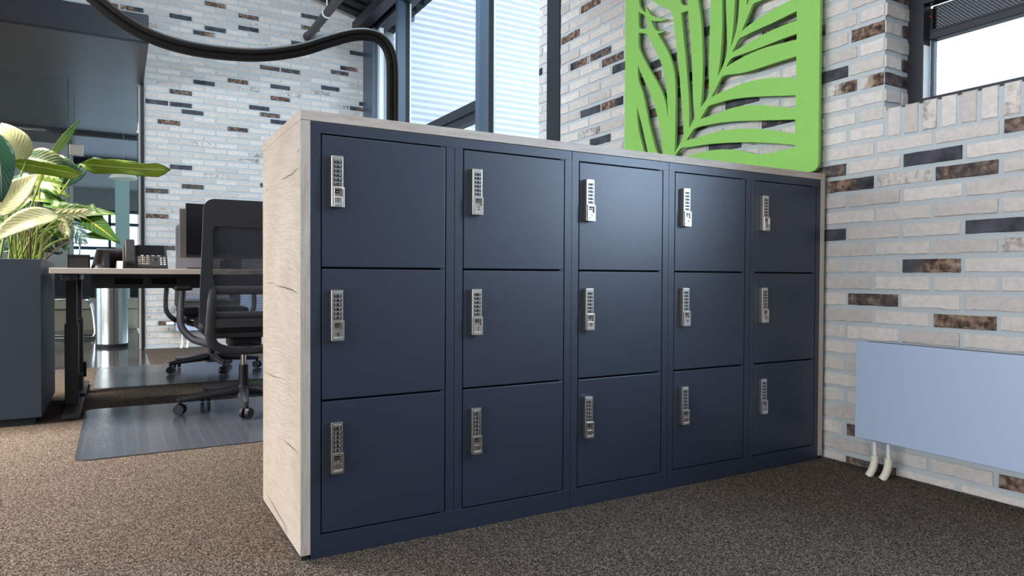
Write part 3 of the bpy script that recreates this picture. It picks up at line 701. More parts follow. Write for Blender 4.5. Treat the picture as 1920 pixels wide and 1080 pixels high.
# corridor furniture
sp = at(140, 283, 1, 6.6)
t = thing('spot_lamp', 'small white spot lamp hanging behind the glass door fitting', 'lamp', (sp.x, 6.6, sp.z))
b = B(); b.cyl((0, 0, .0), (0, 0, 2.575-sp.z), .0014, n=6); b.build('stem', M['pipe_grey'], t)
b = B(); b.lathe([(0, .03), (.03, .02), (.035, -.03), (0, -.045)], n=16); b.build('lamp_head', M['white_plastic'], t)

t = thing('steel_waste_bin', 'tall round brushed steel waste bin on the polished corridor floor', 'bin', (-.475, 6.28, 0))
b = B(); b.lathe([(.0, .03), (.142, .03), (.142, .60), (.136, .60), (.13, .55), (0, .55)], n=56); b.build('body', M['steel_bin'], t)
b = B(); b.lathe([(0, 0), (.146, 0), (.146, .032), (0, .032)], n=40); b.build('plinth_ring', M['black'], t)
b = B(); b.lathe([(.142, .60), (.145, .602), (.145, .648), (.13, .652), (.11, .652), (.11, .60)], n=40); b.build('rim', M['chrome'], t)
t = thing('corridor_bench', 'long low beige bench behind the steel waste bin', 'bench', (-1.4, 8.7, 0))
b = B(); b.box((-1.9, 0, .28), (1.7, .5, .42), .01); b.build('seat', M['beige_bench'], t)
b = B(); b.box((-1.9, .1, 0), (1.7, .45, .27)); b.build('base', M['beige_bench'], t)
b = B(); b.box((-1.9, .42, .42), (1.7, .52, .80), .01); b.build('backrest', M['black_soft'], t)
cp = at(176, 620, 1, 7.3)
t = thing('cantilever_chair', 'chrome tube cantilever chair behind the glass left of the steel bin', 'chair', (cp.x-.25, 7.3, 0))
for s_ in (0, .42):
    b = B(); b.tube(smooth_path([(-.22, s_, .02), (.18, s_, .02), (.25, s_, .04), (.26, s_, .12), (.22, s_, .40), (.10, s_, .45), (-.22, s_, .45), (-.27, s_, .50), (-.30, s_, .85)], 6), .013, n=10); b.build('tube_frame', M['chrome'], t)
b = B(); b.box((-.22, 0, .44), (.20, .42, .48), .01); b.build('seat', M['black_soft'], t)
b = B(); b.box((-.31, 0, .58), (-.28, .42, .85), .01); b.build('backrest', M['black_soft'], t)

# ------------------------------------------------------------------ lockers
H = 1.1138; D = .51
GX = [(i*.4+.027, i*.4+.373) for i in range(5)]
ZD = [(.744, 1.083), (.404, .742), (.061, .402)]
def cabinet(c0, c1, label):
    x0, x1 = c0*.4, c1*.4
    t = thing('locker_cabinet', label, 'locker', (x0, 0, 0), 'navy locker cabinets in a row')
    b = B(); e = .0006; w = x1-x0
    b.box((e, .0, 0), (w-e, .022, .0595), .0008); b.box((e, 0, 1.0845), (w-e, .022, H-.0012), .0008)
    for i in range(c1-c0):
        for s_ in (0, 1):
            a = i*.4+(.3745 if s_ else e if i == 0 else .0008); q = i*.4+(.4-(e if i == c1-c0-1 else .0008) if s_ else .0255)
            b.box((a, .0004 if (s_ or i) else 0, .0585), (q, .022, 1.0855))
        b.box((i*.4+.0255, .03, .03), (i*.4+.3745, .034, 1.10), 0, 1)          # dark sheet painted as the shade behind the door gaps
        for (za, zb) in ZD:
            for zz in (za+.0008, zb+.0008): b.box((i*.4+.358, .002, zz-.0015), (i*.4+.374, .012, zz+.0008))
    b.box((e, .022, 0), (.02, D-.002, H-.002)); b.box((w-.02, .022, 0), (w-e, D-.002, H-.002)); b.box((.02, .036, H-.02), (w-.02, D-.002, H-.002)); b.box((.02, .036, 0), (w-.02, D-.002, .02)); b.box((.02, D-.01, .02), (w-.02, D-.002, H-.02))
    b.build('body', [M['navy'], M['navy_dark']], t)
    return t
# prototype meshes of a door and its lock (door origin: lower left corner of its opening)
LW, LH, LD = .0305, .131, .0165
def door_mesh(h):
    b = B(); b.box((.0016, 0, .0016), (.346-.0016, .018, h-.0016), .0016)
    me_o = b.build('door', M['navy']); return me_o
def lock_meshes():
    ob = {}
    b = B(); b.box((0, -LD, 0), (LW, .0, LH), .0016, seg=3)
    b.cyl((-.0006, -.010, LH-.010), (.001, -.010, LH-.010), .0024, n=12, mi=1); b.cyl((-.0006, -.010, .056), (.001, -.010, .056), .002, n=12, mi=1)
    add_text(b.bm, 'TOUCH', .0058, LW/2+.0005, -LD-.0002, LH-.0062, 2)
    b.box((.009, -LD-.0002, .0545), (.022, -LD+.001, .0558), 0, 1)
    ob['lock_body'] = (b, [M['nickel'], M['nickel_dark'], M['ink_white']])
    b = B(); keys = ['1', '2', '3', '4', '5', '6', '7', '8', '9', '0', 'C', '']
    for r_ in range(6):
        zc = LH-.0162-r_*.0112
        b.box((.0058, -LD-.0001, zc-.0042), (.0263, -LD+.002, zc+.0042), .0006, 3)
        for c in range(2):
            xc = .0110+c*.0102
            b.box((xc-.0046, -LD-.0009, zc-.0036), (xc+.0046, -LD+.001, zc+.0036), .0005, 0)
            k = keys[r_*2+c]
            if k:
                add_text(b.bm, k, .0062, xc, -LD-.0011, zc+.0008, 1)
                if k in '2345678 9': add_text(b.bm, '- -', .0035, xc, -LD-.0011, zc-.0026, 1)
            else:
                add_text(b.bm, 'o-', .0062, xc, -LD-.0011, zc+.0005, 1)
    ob['keypad'] = (b, [M['key_black'], M['ink_white'], M['ink_white'], M['black']])
    # lower cover with its recess
    b = B(); x0, x1 = .0012, LW+.0012; f = -LD-.0052; h = .0515; rx0, rx1, rz0, rz1 = .0062, .0262, .0265, .0455
    b.box((x0, f, 0), (rx0, -LD+.001, h), .0008); b.box((rx1, f, 0), (x1, -LD+.001, h), .0008)
    b.box((rx0-.001, f, 0), (rx1+.001, -LD+.001, rz0), .0008); b.box((rx0-.001, f, rz1), (rx1+.001, -LD+.001, h), .0008)
    b.box((rx0, -LD-.0012, rz0), (rx1, -LD+.001, rz1), 0, 1)
    b.box((.0085, -LD-.0022, .0352), (.0205, -LD, .0445), 0, 2)
    for i in range(3): b.box((.0108+i*.0032, -LD-.0026, .0384), (.0126+i*.0032, -LD-.002, .0402), 0, 3)
    add_text(b.bm, '<  >', .0055, .0145, -LD-.0016, .0305, 4)
    ob['lock_cover'] = (b, [M['nickel'], M['nickel_dark'], M['ink_black'], M['brass_dot'], M['ink_white']])
    b = B(); add_text(b.bm, 'NEXXT', .0075, LW/2+.001, f-.0003, .0085, 0); add_text(b.bm, '. . .', .004, LW/2+.006, f-.0003, .0040, 0)
    ob['lettering'] = (b, [M['ink_white']])
    out = {}
    for k, (bb, ms) in ob.items():
        o = bb.build(k, ms); out[k] = o.data; COL.objects.unlink(o); bpy.data.objects.remove(o)
    return out, f
LOCK, LF = lock_meshes()
door_data = {}
for r_, (za, zb) in enumerate(ZD):
    o = door_mesh(zb-za); door_data[r_] = o.data; COL.objects.unlink(o); bpy.data.objects.remove(o)
CABS = [(0, 2, 'double locker cabinet, two columns of numbered navy doors, next to the light oak side panel'),
        (2, 3, 'single column locker cabinet in the middle, doors 3, 8 and 13'),
        (3, 5, 'double locker cabinet, two columns of numbered navy doors, next to the right brick wall')]
for (c0, c1, lab) in CABS:
    t = cabinet(c0, c1, lab)
    for c in range(c0, c1):
        for r_ in range(3):
            num = r_*5+c+1; za, zb = ZD[r_]
            d = bpy.data.objects.new('door', door_data[r_]); COL.objects.link(d); d.parent = t; d.location = (GX[c][0]-c0*.4, 0, za)
            d['label'] = 'navy locker door number %d' % num
            lx = .0215+(-.004 if c == 2 else .004 if c == 3 else 0); lz = (zb-za)-.0545-LH
            for k in ('lock_body', 'keypad', 'lock_cover', 'lettering'):
                s_ = bpy.data.objects.new(k, LOCK[k]); COL.objects.link(s_); s_.parent = d; s_.location = (lx, 0, lz)
            b = B(); add_text(b.bm, str(num), .0155 if num < 10 else .0140, LW/2+.001, LF-.0003, .0178, 0)
            b.build('door_number', M['ink_black'], d, (lx, 0, lz))
# light oak cladding
def oak_panel(name, a, c, main, front, label, cat):
    b = B(); b.box(a, c, .0008); o = b.build(name, [main, front])
    for p in o.data.polygons:
        if p.normal.x < -.8: p.material_index = 1
    return tag(o, label, cat)
t = thing('oak_side_panel', 'light oak side panel with dark cracks at the near end of the lockers', 'panel', (-.0252, 0, 0)); oak_t = t
b = B(); b.box((0, -.0005, .0132), (.0250, D+.001, H-.0005), .0008); o = b.build('board', [M['oak_side'], M['oak_edge_v']], t)
for p in o.data.polygons:
    if p.normal.y < -.8: p.material_index = 1
# cracks and knots of the decor, thin inlays on the outer face
def crack(pts, w):
    b = B(); pts = [at(x, y, 0, -.0252) for x, y in pts]; P_ = []
    for a_, c_ in zip(pts, pts[1:]):
        for i in range(6): P_.append(a_.lerp(c_, i/6)+Vector((0, rnd.uniform(-.002, .002), rnd.uniform(-.0015, .0015))))
    P_.append(pts[-1]); n = len(P_)
    top = [Vector((-.0004, p.y, p.z+w*math.sin(PI*i/(n-1))*.30)) for i, p in enumerate(P_)]; bot = [Vector((-.0004, p.y, p.z-w*math.sin(PI*i/(n-1))*.30)) for i, p in enumerate(P_)]
    for i in range(n-1):
        vs = [b.bm.verts.new(v) for v in (top[i], top[i+1], bot[i+1], bot[i])]
        try: b.bm.faces.new(vs)
        except ValueError: pass
    b.build('grain_crack', M['crack'], oak_t)
crack([(513, 533), (526, 537), (540, 541), (552, 546), (563, 553)], .006); crack([(500, 531), (516, 530)], .003); crack([(496, 697), (510, 704), (530, 710)], .004)
crack([(531, 824), (545, 836), (562, 853)], .005); crack([(526, 338), (548, 326), (562, 313)], .005); crack([(497, 361), (504, 352)], .004); crack([(556, 287), (562, 278)], .004)
crack([(497, 920), (520, 960), (545, 1003)], .006); crack([(530, 985), (540, 1003)], .004)
b = B(); b.box((.004, .004, 0), (.022, D-.004, .0132)); b.build('plinth', M['navy_dark'], t)
t = thing('oak_side_panel', 'narrow light oak side panel between the lockers and the right brick wall', 'panel', (2.0003, 0, 0))
b = B(); b.box((0, -.0005, .0132), (.025, D+.001, H-.0005), .0008); o = b.build('board', [M['oak_side'], M['oak_edge_v']], t)
for p in o.data.polygons:
    if p.normal.y < -.8: p.material_index = 1
b = B(); b.box((.004, .004, 0), (.022, D-.004, .0132)); b.build('plinth', M['navy_dark'], t)
oak_panel('oak_top_panel', (-.0252, -.0008, H), (2.0255, D+.001, H+.0250), M['oak_edge_h'], M['oak_side'], 'long light oak top panel lying across all the lockers', 'panel')

# ------------------------------------------------------------------ green felt panel with the cut-out palm leaf
HOLES = [
 [(752,195),(782,125),(812,50),(826,20),(870,5),(940,-25),(1020,-70),(1092,-120),(1092,-18),(1060,0),(1000,28),(920,75),(840,125),(790,160)],
 [(694,322),(712,290),(735,240),(760,225),(850,182),(950,138),(1092,68),(1092,125),(1050,140),(950,180),(850,230),(760,285)],
 [(658,412),(672,385),(690,357),(720,345),(800,318),(900,280),(1000,240),(1092,207),(1092,243),(1000,265),(900,290),(800,330),(720,372)],
 [(568,597),(600,535),(632,468),(660,458),(760,450),(900,405),(1000,372),(1090,345),(1090,480),(1000,475),(930,478),(850,488),(760,510),(680,545),(620,570)],
 [(500,730),(525,690),(548,648),(600,635),(680,610),(780,597),(900,590),(1086,585),(1086,660),(1040,662),(960,652),(880,645),(800,643),(720,655),(640,680),(560,712)],
 [(415,862),(440,822),(468,782),(540,768),(620,752),(740,742),(900,738),(1083,733),(1083,822),(1000,808),(900,792),(800,788),(700,792),(600,808),(500,838)],
 [(338,968),(362,930),(385,905),(440,903),(520,888),(620,878),(760,872),(880,875),(1000,882),(1082,890),(1082,905),(1000,922),(900,945),(850,950),(800,935),(740,922),(660,915),(570,920),(480,940),(400,970),(340,1000)],
 [(784,36),(797,10),(812,-30),(825,-75),(800,-70),(788,-20)],
 [(686,288),(697,220),(708,100),(713,0),(715,-90),(742,-90),(740,0),(735,90),(722,190),(705,245)],
 [(606,470),(622,380),(632,250),(636,120),(634,0),(630,-110),(662,-110),(657,0),(660,100),(664,200),(667,300),(655,360),(630,430)],
 [(502,660),(512,560),(517,400),(513,250),(507,130),(490,20),(474,-90),(569,-110),(566,0),(560,150),(555,300),(553,450),(556,575),(530,625)],
 [(432,785),(433,700),(428,560),(415,400),(400,250),(383,80),(425,65),(436,180),(447,330),(452,450),(455,600),(462,690),(468,715),(450,755)],
 [(378,18),(370,-90),(418,-110),(424,32),(400,34)],
 [(343,940),(347,800),(349,650),(349,480),(328,380),(297,305),(267,255),(240,208),(284,192),(228,190),(212,158),(200,128),(260,130),(304,118),(240,110),(195,92),(180,62),(168,44),(164,78),(122,38),(122,-90),(150,-60),(180,-20),(212,8),(260,40),(332,64),(345,200),(355,300),(370,420),(380,560),(390,680),(398,800),(400,838),(370,890)],
 [(122,72),(150,88),(163,97),(172,130),(178,165),(180,178),(140,176),(122,170)],
 [(122,200),(180,208),(195,250),(225,310),(260,380),(285,480),(298,600),(302,700),(300,720),(292,640),(270,570),(240,510),(205,450),(170,390),(140,330),(122,290)],
 [(118,398),(132,440),(160,500),(190,560),(215,630),(240,720),(255,800),(265,900),(272,950),(235,945),(215,870),(190,780),(170,670),(150,570),(118,485)],
 [(112,652),(125,700),(150,800),(165,870),(182,950),(160,945),(140,870),(116,775)],
 [(108,905),(118,960),(110,965)],
 # upper part of the design, above the picture
 [(860,-20),(900,-110),(940,-200),(1000,-215),(1092,-270),(1092,-160),(1020,-110),(940,-60)],
 [(850,-100),(880,-220),(905,-330),(840,-320),(835,-200)],
 [(122,-130),(200,-110),(330,-60),(355,-120),(300,-230),(122,-260)],
 [(480,-150),(570,-170),(600,-320),(470,-310)], [(640,-160),(720,-150),(760,-320),(660,-330)],
]
XP = XR-.052; PT = .014
def c8(x, y):
    p = at(1160+x/3.2725, y/3.2725, 0, XP); return (p.y, p.z)
polys = []
def addpoly(pts): polys.append([Vector((a, c)) for a, c in pts])
py0 = at(1536, 150, 0, XP).y; py1 = at(1172, 150, 0, XP).y; pz0 = at(1533, 320, 0, XP).z; pz1 = pz0+1.24
rc = .03; out = []
for (cy, cz, a0) in ((py0+rc, pz0+rc, PI), (py1-rc, pz0+rc, 1.5*PI), (py1-rc, pz1-rc, 0), (py0+rc, pz1-rc, .5*PI)):
    for i in range(9):
        a = a0+i*PI/16; out.append((cy+rc*math.cos(a), cz+rc*math.sin(a)))
addpoly(out)
def chaikin(pts):
    # soften traced outlines but keep the sharp tips
    res = []; n = len(pts)
    for i in range(n):
        p, q, r_ = Vector(pts[i-1]), Vector(pts[i]), Vector(pts[(i+1) % n])
        a = (p-q); c = (r_-q)
        if a.length < 1e-6 or c.length < 1e-6: continue
        if a.angle(c) > 2.0: res += [tuple(q+a*.25), tuple(q+c*.25)]
        else: res.append(tuple(q))
    return res
for h_ in HOLES:
    addpoly(chaikin(chaikin([c8(x, y) for x, y in h_])))
from mathutils.geometry import delaunay_2d_cdt
vin = []; ein = []
for pl_ in polys:
    n0 = len(vin); vin += pl_; ein += [(n0+i, n0+(i+1) % len(pl_)) for i in range(len(pl_))]
vo, eo, fo, _a, _b, _c = delaunay_2d_cdt(vin, ein, [], 0, 1e-5)
def inside(p, poly):
    r_ = False; n = len(poly); j = n-1
    for i in range(n):
        a_, c_ = poly[i], poly[j]
        if (a_.y > p.y) != (c_.y > p.y) and p.x < (c_.x-a_.x)*(p.y-a_.y)/(c_.y-a_.y)+a_.x: r_ = not r_
        j = i
    return r_
b = B(); keep = []
for f_ in fo:
    c_ = (vo[f_[0]]+vo[f_[1]]+vo[f_[2]])/3
    if inside(c_, polys[0]) and not any(inside(c_, h_) for h_ in polys[1:]): keep.append(f_)
V0 = {}; 
for f_ in keep:
    for i in f_:
        if i not in V0: V0[i] = (b.bm.verts.new((-PT/2, vo[i].x, vo[i].y)), b.bm.verts.new((PT/2, vo[i].x, vo[i].y)))
ec = {}
for f_ in keep:
    b.bm.faces.new([V0[i][0] for i in f_]); b.bm.faces.new([V0[i][1] for i in f_[::-1]])
    for i in range(3):
        k_ = (f_[i], f_[(i+1) % 3]); ec[frozenset(k_)] = None if frozenset(k_) in ec else k_
for k_, v_ in ec.items():
    if v_: b.bm.faces.new([V0[v_[1]][0], V0[v_[0]][0], V0[v_[0]][1], V0[v_[1]][1]])
panel_builder = b
t = thing('felt_wall_panel', 'apple green felt panel with cut-out palm leaf hung on the right brick wall', 'wall panel', (XP+PT/2, 0, 0))
panel_builder.build('panel', M['felt'], t)
b = B()
for (y, z) in ((py0+.06, pz0+.06), (py1-.06, pz0+.06), (py0+.06, pz1-.06), (py1-.06, pz1-.06)): b.cyl((0, y, z), (XR-XP-PT/2, y, z), .010, n=12)
b.build('standoff', M['steel_navy'], t)

# ------------------------------------------------------------------ radiators
def radiator(loc, rz, L, z0, z1, label, far=False):
    t = thing('radiator', label, 'radiator', loc, 'flat grey radiators on the brick walls', rz)
    # local: x along the wall, y away from the wall is negative
    b = B(); b.box((0, -.105, z0), (L, -.095, z1), .0015); b.box((0, -.097, z0+.002), (L, -.03, z0+.006)); b.box((0, -.097, z0), (.004, -.03, z1-.003)); b.box((L-.004, -.097, z0), (L, -.03, z1-.003)); b.box((0, -.035, z0), (L, -.03, z1-.003)); b.build('front_panel', M['radiator'], t)
    b = B(); b.box((.004, -.095, z1-.010), (L-.004, -.030, z1-.001)); b.build('top_grille', M['radiator'], t)
    b = B()
    n = int((L-.05)/.0068)
    for i in range(n): b.box((.03+i*.0068, -.092, z1-.002), (.03+i*.0068+.0036, -.068, z1-.0004))  # flush dark inlays painted as the shade inside the slots
    b.build('slot_shade', M['radiator_dark'], t)
    for i in range(2):
        x = .055+i*.052
        b = B(); b.cyl((x, -.07, z0-.008), (x, -.07, z0+.004), .011, n=6); b.build('pipe_nut', M['nickel'], t)
        b = B(); b.tube([(x, -.07, z0-.006), (x+.002, -.07, .06), (x+.004, -.072, .035)], .0075, n=14); b.build('supply_pipe', M['white_plastic'], t)
        b = B(); b.tube(smooth_path([(x+.003, -.071, .078), (x+.002, -.073, .05), (x-.004, -.078, .02), (x-.012, -.085, -.0)], 5), .0135, n=14, radii=None); b.build('pipe_sleeve', M['cream_plastic'], t)
    for x_ in (.1, L-.15):
        b = B(); b.box((x_, -.03, z1-.1), (x_+.05, 0, z1-.04)); b.build('wall_bracket', M['steel_navy'], t)
    if far:
        b = B(); b.cyl((-.085, -.07, .245), (-.02, -.07, .245), .022, n=20); b.build('thermostat_knob', M['white_plastic'], t)
        b = B(); b.cyl((-.02, -.07, .245), (.0, -.07, .245), .010, n=12); b.build('valve', M['nickel'], t)
    return t
ry = at(1604, 700, 0, XR-.115).y; rz1 = at(1604, 639, 0, XR-.115).z; rz0 = at(1604, 819, 0, XR-.115).z
radiator((XR-.010, ry, 0), -PI/2, .69, rz0, rz1, 'flat grey-blue radiator on the right brick wall beside the lockers')
radiator((.075, YF-.010, 0), 0, 1.4, .175, .52, 'flat grey radiator low on the far brick wall behind the chairs', True)

# ------------------------------------------------------------------ pipes and cable
p1 = at(577, 70, 1, YF)
t = thing('drain_pipe', 'grey round pipe leaving the far brick wall under the ceiling', 'pipe', (p1.x, YF, p1.z))
b = B(); b.cyl((0, -.002, 0), (0, -4.0, 0), .042, n=24); b.build('pipe', M['pipe_grey'], t)
b = B(); b.cyl((0, -.004, 0), (0, -.03, 0), .052, n=24); b.build('wall_collar', M['pipe_grey'], t)
pb = at(613, 22, 0, p1.x)
b = B(); b.cyl((0, pb.y-YF-.012, 0), (0, pb.y-YF+.012, 0), .049, n=24); b.build('pipe_clip', M['white_plastic'], t)
b = B(); b.cyl((0, pb.y-YF, .045), (0, pb.y-YF, ceil_z(p1.x)-p1.z-.02), .006, n=10); b.build('hanger_rod', M['white_plastic'], t)

YC = 2.45
cpx = [(235, 42), (300, 75), (380, 95), (480, 103), (560, 94), (620, 76), (665, 65), (700, 67), (722, 82), (734, 110), (736, 150), (736, 205)]
cpts = [at(x, y, 1, YC) for x, y in cpx]
zc0 = cpts[0]
start = [Vector((zc0.x-.62, YC, 3.3)), Vector((zc0.x-.52, YC, 2.72)), Vector((zc0.x-.34, YC, 2.36)), Vector((zc0.x-.17, YC, 2.19))]
path = smooth_path(start+cpts+[Vector((cpts[-1].x, YC, 1.2)), Vector((cpts[-1].x, YC, .7565))], 8)
t = thing('cable_conduit', 'thick double black cable conduit sagging from the ceiling down to the desks', 'cable', (cpts[-1].x, YC, .7565))
off = t.location
for k, s_ in enumerate((1, -1)):
    pp = []
    for i, p in enumerate(path):
        tt = (path[min(i+1, len(path)-1)]-path[max(i-1, 0)]).normalized(); n_ = Vector((-tt.z, 0, tt.x))
        pp.append(p+n_*.0185*s_+Vector((0, 0, 0))-off)
    b = B(); b.tube(pp, .0205, n=18, up=Vector((0, 1, 0))); o = b.build('hose', M['hose'] if k else M['hose_brown'], t)
b = B(); b.lathe([(0, 0), (.06, 0), (.06, .012), (.045, .03), (0, .03)], n=30); b.build('desk_socket', M['black'], t)

# ------------------------------------------------------------------ desks
ZT = .755
def desk(y0, sgn, label):
    # y0: front edge; sgn +1 desk extends to +y
    t = thing('sit_stand_desk', label, 'desk', (-.70, y0, 0), 'back to back office desks')
    S = lambda y: y*sgn
    L = 2.02
    b = B(); b.box((0, 0, ZT-.0265), (L, S(.775), ZT), .0015); b.build('tabletop', M['desk_top'], t)
    for x in (.032, L-.10):
        b = B(); b.box((x+.004, S(.165), .006), (x+.080, S(.74), .03), .003); b.build('foot', M['desk_metal'], t)
        b = B(); b.box((x, S(.47), .03), (x+.062, S(.56), .46), .003); b.build('outer_column', M['desk_metal'], t)
        b = B(); b.box((x+.007, S(.477), .45), (x+.055, S(.553), ZT-.06), .002); b.build('inner_column', M['desk_metal'], t)
        b = B(); b.box((x+.01, S(.06), ZT-.062), (x+.05, S(.72), ZT-.0268), .002); b.build('top_bracket', M['desk_metal'], t)
        b = B(); b.box((x+.058, S(.49), .10), (x+.078, S(.53), .19), .003); b.build('adjuster', M['black'], t)
    # cable tray with cut-outs
    b = B(); z0, z1 = .655, ZT-.028; y = .30; xs = [.16, .265, .395, .435, .555, L-.2]
    b.box((xs[0], S(y), z1-.02), (xs[-1], S(y+.003), z1)); b.box((xs[0], S(y), z0), (xs[-1], S(y+.003), z0+.018))
    for a, c in ((0, 1), (2, 3), (4, 5)): b.box((xs[a], S(y), z0+.018), (xs[c], S(y+.003), z1-.02))
    b.box((xs[0], S(y), z0-.002), (xs[-1], S(y+.16), z0)); b.box((xs[0], S(y+.157), z0), (xs[-1], S(y+.16), z1-.002))
    b.build('cable_tray', M['desk_metal'], t)
    return t
desk(2.10, 1, 'near sit-stand desk with beige top and black frame right of the planter')
desk(3.70, -1, 'rear sit-stand desk standing behind the grey felt screen')
t = thing('desk_screen', 'grey felt privacy screen with rounded corner standing between the desks', 'screen', (-.115, 2.9, ZT))
hh = 1.036-ZT; poly = [(0, -.012, 0)]
poly += [(.03-.03*math.cos(a*PI/12), -.012, hh-.03+.03*math.sin(a*PI/12)) for a in range(7)]
poly += [(1.25-.03+.03*math.sin(a*PI/12), -.012, hh-.03+.03*math.cos(a*PI/12)) for a in range(7)] + [(1.25, -.012, 0)]
b = B(); b.prism(poly, (0, 1, 0), .024); b.build('felt_board', M['felt_grey'], t)
for x_ in (.25, 1.0):
    b = B(); b.box((x_, -.045, 0), (x_+.05, .045, .012), .002); b.box((x_, -.018, .012), (x_+.05, .018, .06), .002); b.build('clamp', M['desk_metal'], t)

def monitor(loc, rz, label, w, h, zb, mats, case=None):
    t = thing('monitor', label, 'monitor', loc, 'monitors on the near desk', rz)
    b = B(); b.box((0, 0, zb), (w, .022, zb+h), .002); b.build('case', case or M['black'], t)
    b = B(); b.box((.004, -.0012, zb+.018), (w-.004, .002, zb+h-.004)); b.build('screen', mats, t)
    b = B(); b.box((w/2-.03, .024, .006), (w/2+.03, .036, zb+h*.6), .002); b.build('stand_neck', M['steel_navy'], t)
    b = B(); b.box((w/2-.11, -.02, 0), (w/2+.11, .060, .008), .003); b.build('stand_foot', M['steel_navy'], t)
    return t
monitor((-.078, 2.64, ZT), math.radians(2), 'black monitor in front of the grey screen on the near desk', .56, .315, .072, M['screen'])
monitor((-.102, 2.765, ZT), math.radians(0), 'grey monitor edge peeking out left behind the black monitor', .55, .295, .070, M['screen_grey'], M['screen_grey'])
b = B(); b.box((-.105, 2.22, ZT+.0003), (.07, 2.42, ZT+.010), .002); tag(b.build('notebook', M['black_soft']), 'dark notebook lying on the near desk below the black monitor', 'notebook')

def phone(loc, rz, label, sc_=1.0):
    t = thing('desk_phone', label, 'phone', loc, 'desk phones', rz)
    # local: x to the right, front edge at y=0, slab slopes up to the back
    ang = math.radians(40); W_ = .215
    def slab(b, x0, x1, s0, s1, lift, th, bev=.003, mi=0):
        R = Matrix.Rotation(ang, 3, 'X'); q = B(); q.box((x0, s0, lift), (x1, s1, lift+th), bev, mi)
        for v in q.bm.verts: v.co = R @ v.co + Vector((0, .0, .012))
        tmp = bpy.data.meshes.new('x'); q.bm.to_mesh(tmp); q.bm.free(); b.bm.from_mesh(tmp); bpy.data.meshes.remove(tmp)
    b = B(); slab(b, 0, W_, 0, .19, -.02, .02, .004); b.box((0, -.006, .0), (W_, .03, .016), .004); b.build('base', M['black'], t)
    b = B(); slab(b, .068, W_-.012, .100, .186, 0, .004, .001); b.build('display', M['screen'], t)
    b = B()
    for i in range(3):
        for j in range(4): slab(b, .072+i*.0205, .0875+i*.0205, .018+j*.0185, .030+j*.0185, 0, .003, .0008)
    b.build('keypad', M['nickel'], t)
    b = B()
    for i in range(2):
        for j in range(4): slab(b, .178+i*.017, .188+i*.017, .020+j*.0175, .025+j*.0175, 0, .002, 0)
    for i in range(4): slab(b, .085+i*.027, .099+i*.027, .094, .0965, 0, .002, 0)
    b.build('function_key', M['white_plastic'], t)
    b = B(); slab(b, .140, .162, .052, .070, 0, .004, .0015); b.build('navigation_key', M['chrome'], t)
    b = B(); slab(b, .010, .058, .0, .20, .012, .022, .007); slab(b, .012, .056, .0, .05, -.002, .03, .007); slab(b, .012, .056, .15, .20, -.002, .03, .007); b.build('handset', M['black'], t)
    b = B(); b.prism([(.03, .06, 0), (.03, .16, 0), (.03, .150, .110), (.03, .11, .09)], (1, 0, 0), .02); b.build('stand', M['black'], t)
    b = B(); b.prism([(.15, .06, 0), (.15, .17, 0), (.15, .155, .118), (.15, .11, .09)], (1, 0, 0), .03); b.build('stand', M['black'], t)
    if rz: b = B(); b.prism([(.055, .10, 0), (.055, .20, 0), (.055, .165, .055), (.055, .14, .055)], (1, 0, 0), .05); tag(b.build('stand_foot', M['white_plastic'], t), 'white wedge foot')
    return t
pl = at(230, 503, 1, 2.42)
phone((pl.x-.0, 2.42, ZT+.0002), 0, 'black desk phone with keypad and handset facing the camera on the near desk')
pl2 = at(231, 503, 1, 3.30)
phone((pl2.x+.03, 3.36, ZT+.0002), PI+.25, 'black desk phone seen from behind on the rear desk')
bx0 = at(127, 503, 1, 3.05); bx1 = at(168, 503, 1, 3.05)
t = thing('pen_box', 'open black desk box holding a pen on the rear desk', 'box', (bx0.x, 3.05, ZT))
w_ = bx1.x-bx0.x
b = B(); b.box((0, 0, 0), (w_, .004, .085)); b.box((0, .096, 0), (w_, .1, .085)); b.box((0, 0, 0), (.004, .1, .085)); b.box((w_-.004, 0, 0), (w_, .1, .085)); b.box((0, 0, 0), (w_, .1, .004)); b.box((-.003, -.003, .08), (w_+.003, .0, .088)); b.build('tray', M['black'], t)
tt = thing('ball_pen', 'thin dark pen standing upright in the black desk box', 'pen', (bx0.x+w_*.5, 3.10, ZT+.0045))
b = B(); b.cyl((0, 0, 0), (.004, 0, .15), .004, n=10); b.build('barrel', M['frame_blue'], tt)
b = B(); b.tube(smooth_path([(.0, -.0, .148), (-.02, 0, .155), (-.035, 0, .150)], 4), .003, n=8); b.tube(smooth_path([(.0, -.0, .148), (.02, 0, .155), (.035, 0, .146)], 4), .003, n=8); b.build('clip', M['black'], tt)
mp_ = at(184, 498, 1, 3.1)
b = B(); b.lathe([(0, .034), (.02, .033), (.036, .022), (.042, .006), (.04, 0), (0, 0)], n=24); o = b.build('computer_mouse', M['black']); o.location = (mp_.x, 3.10, ZT+.0003); o.scale = (.9, 1.35, 1)
tag(o, 'black computer mouse beside the black desk box on the rear desk', 'mouse')

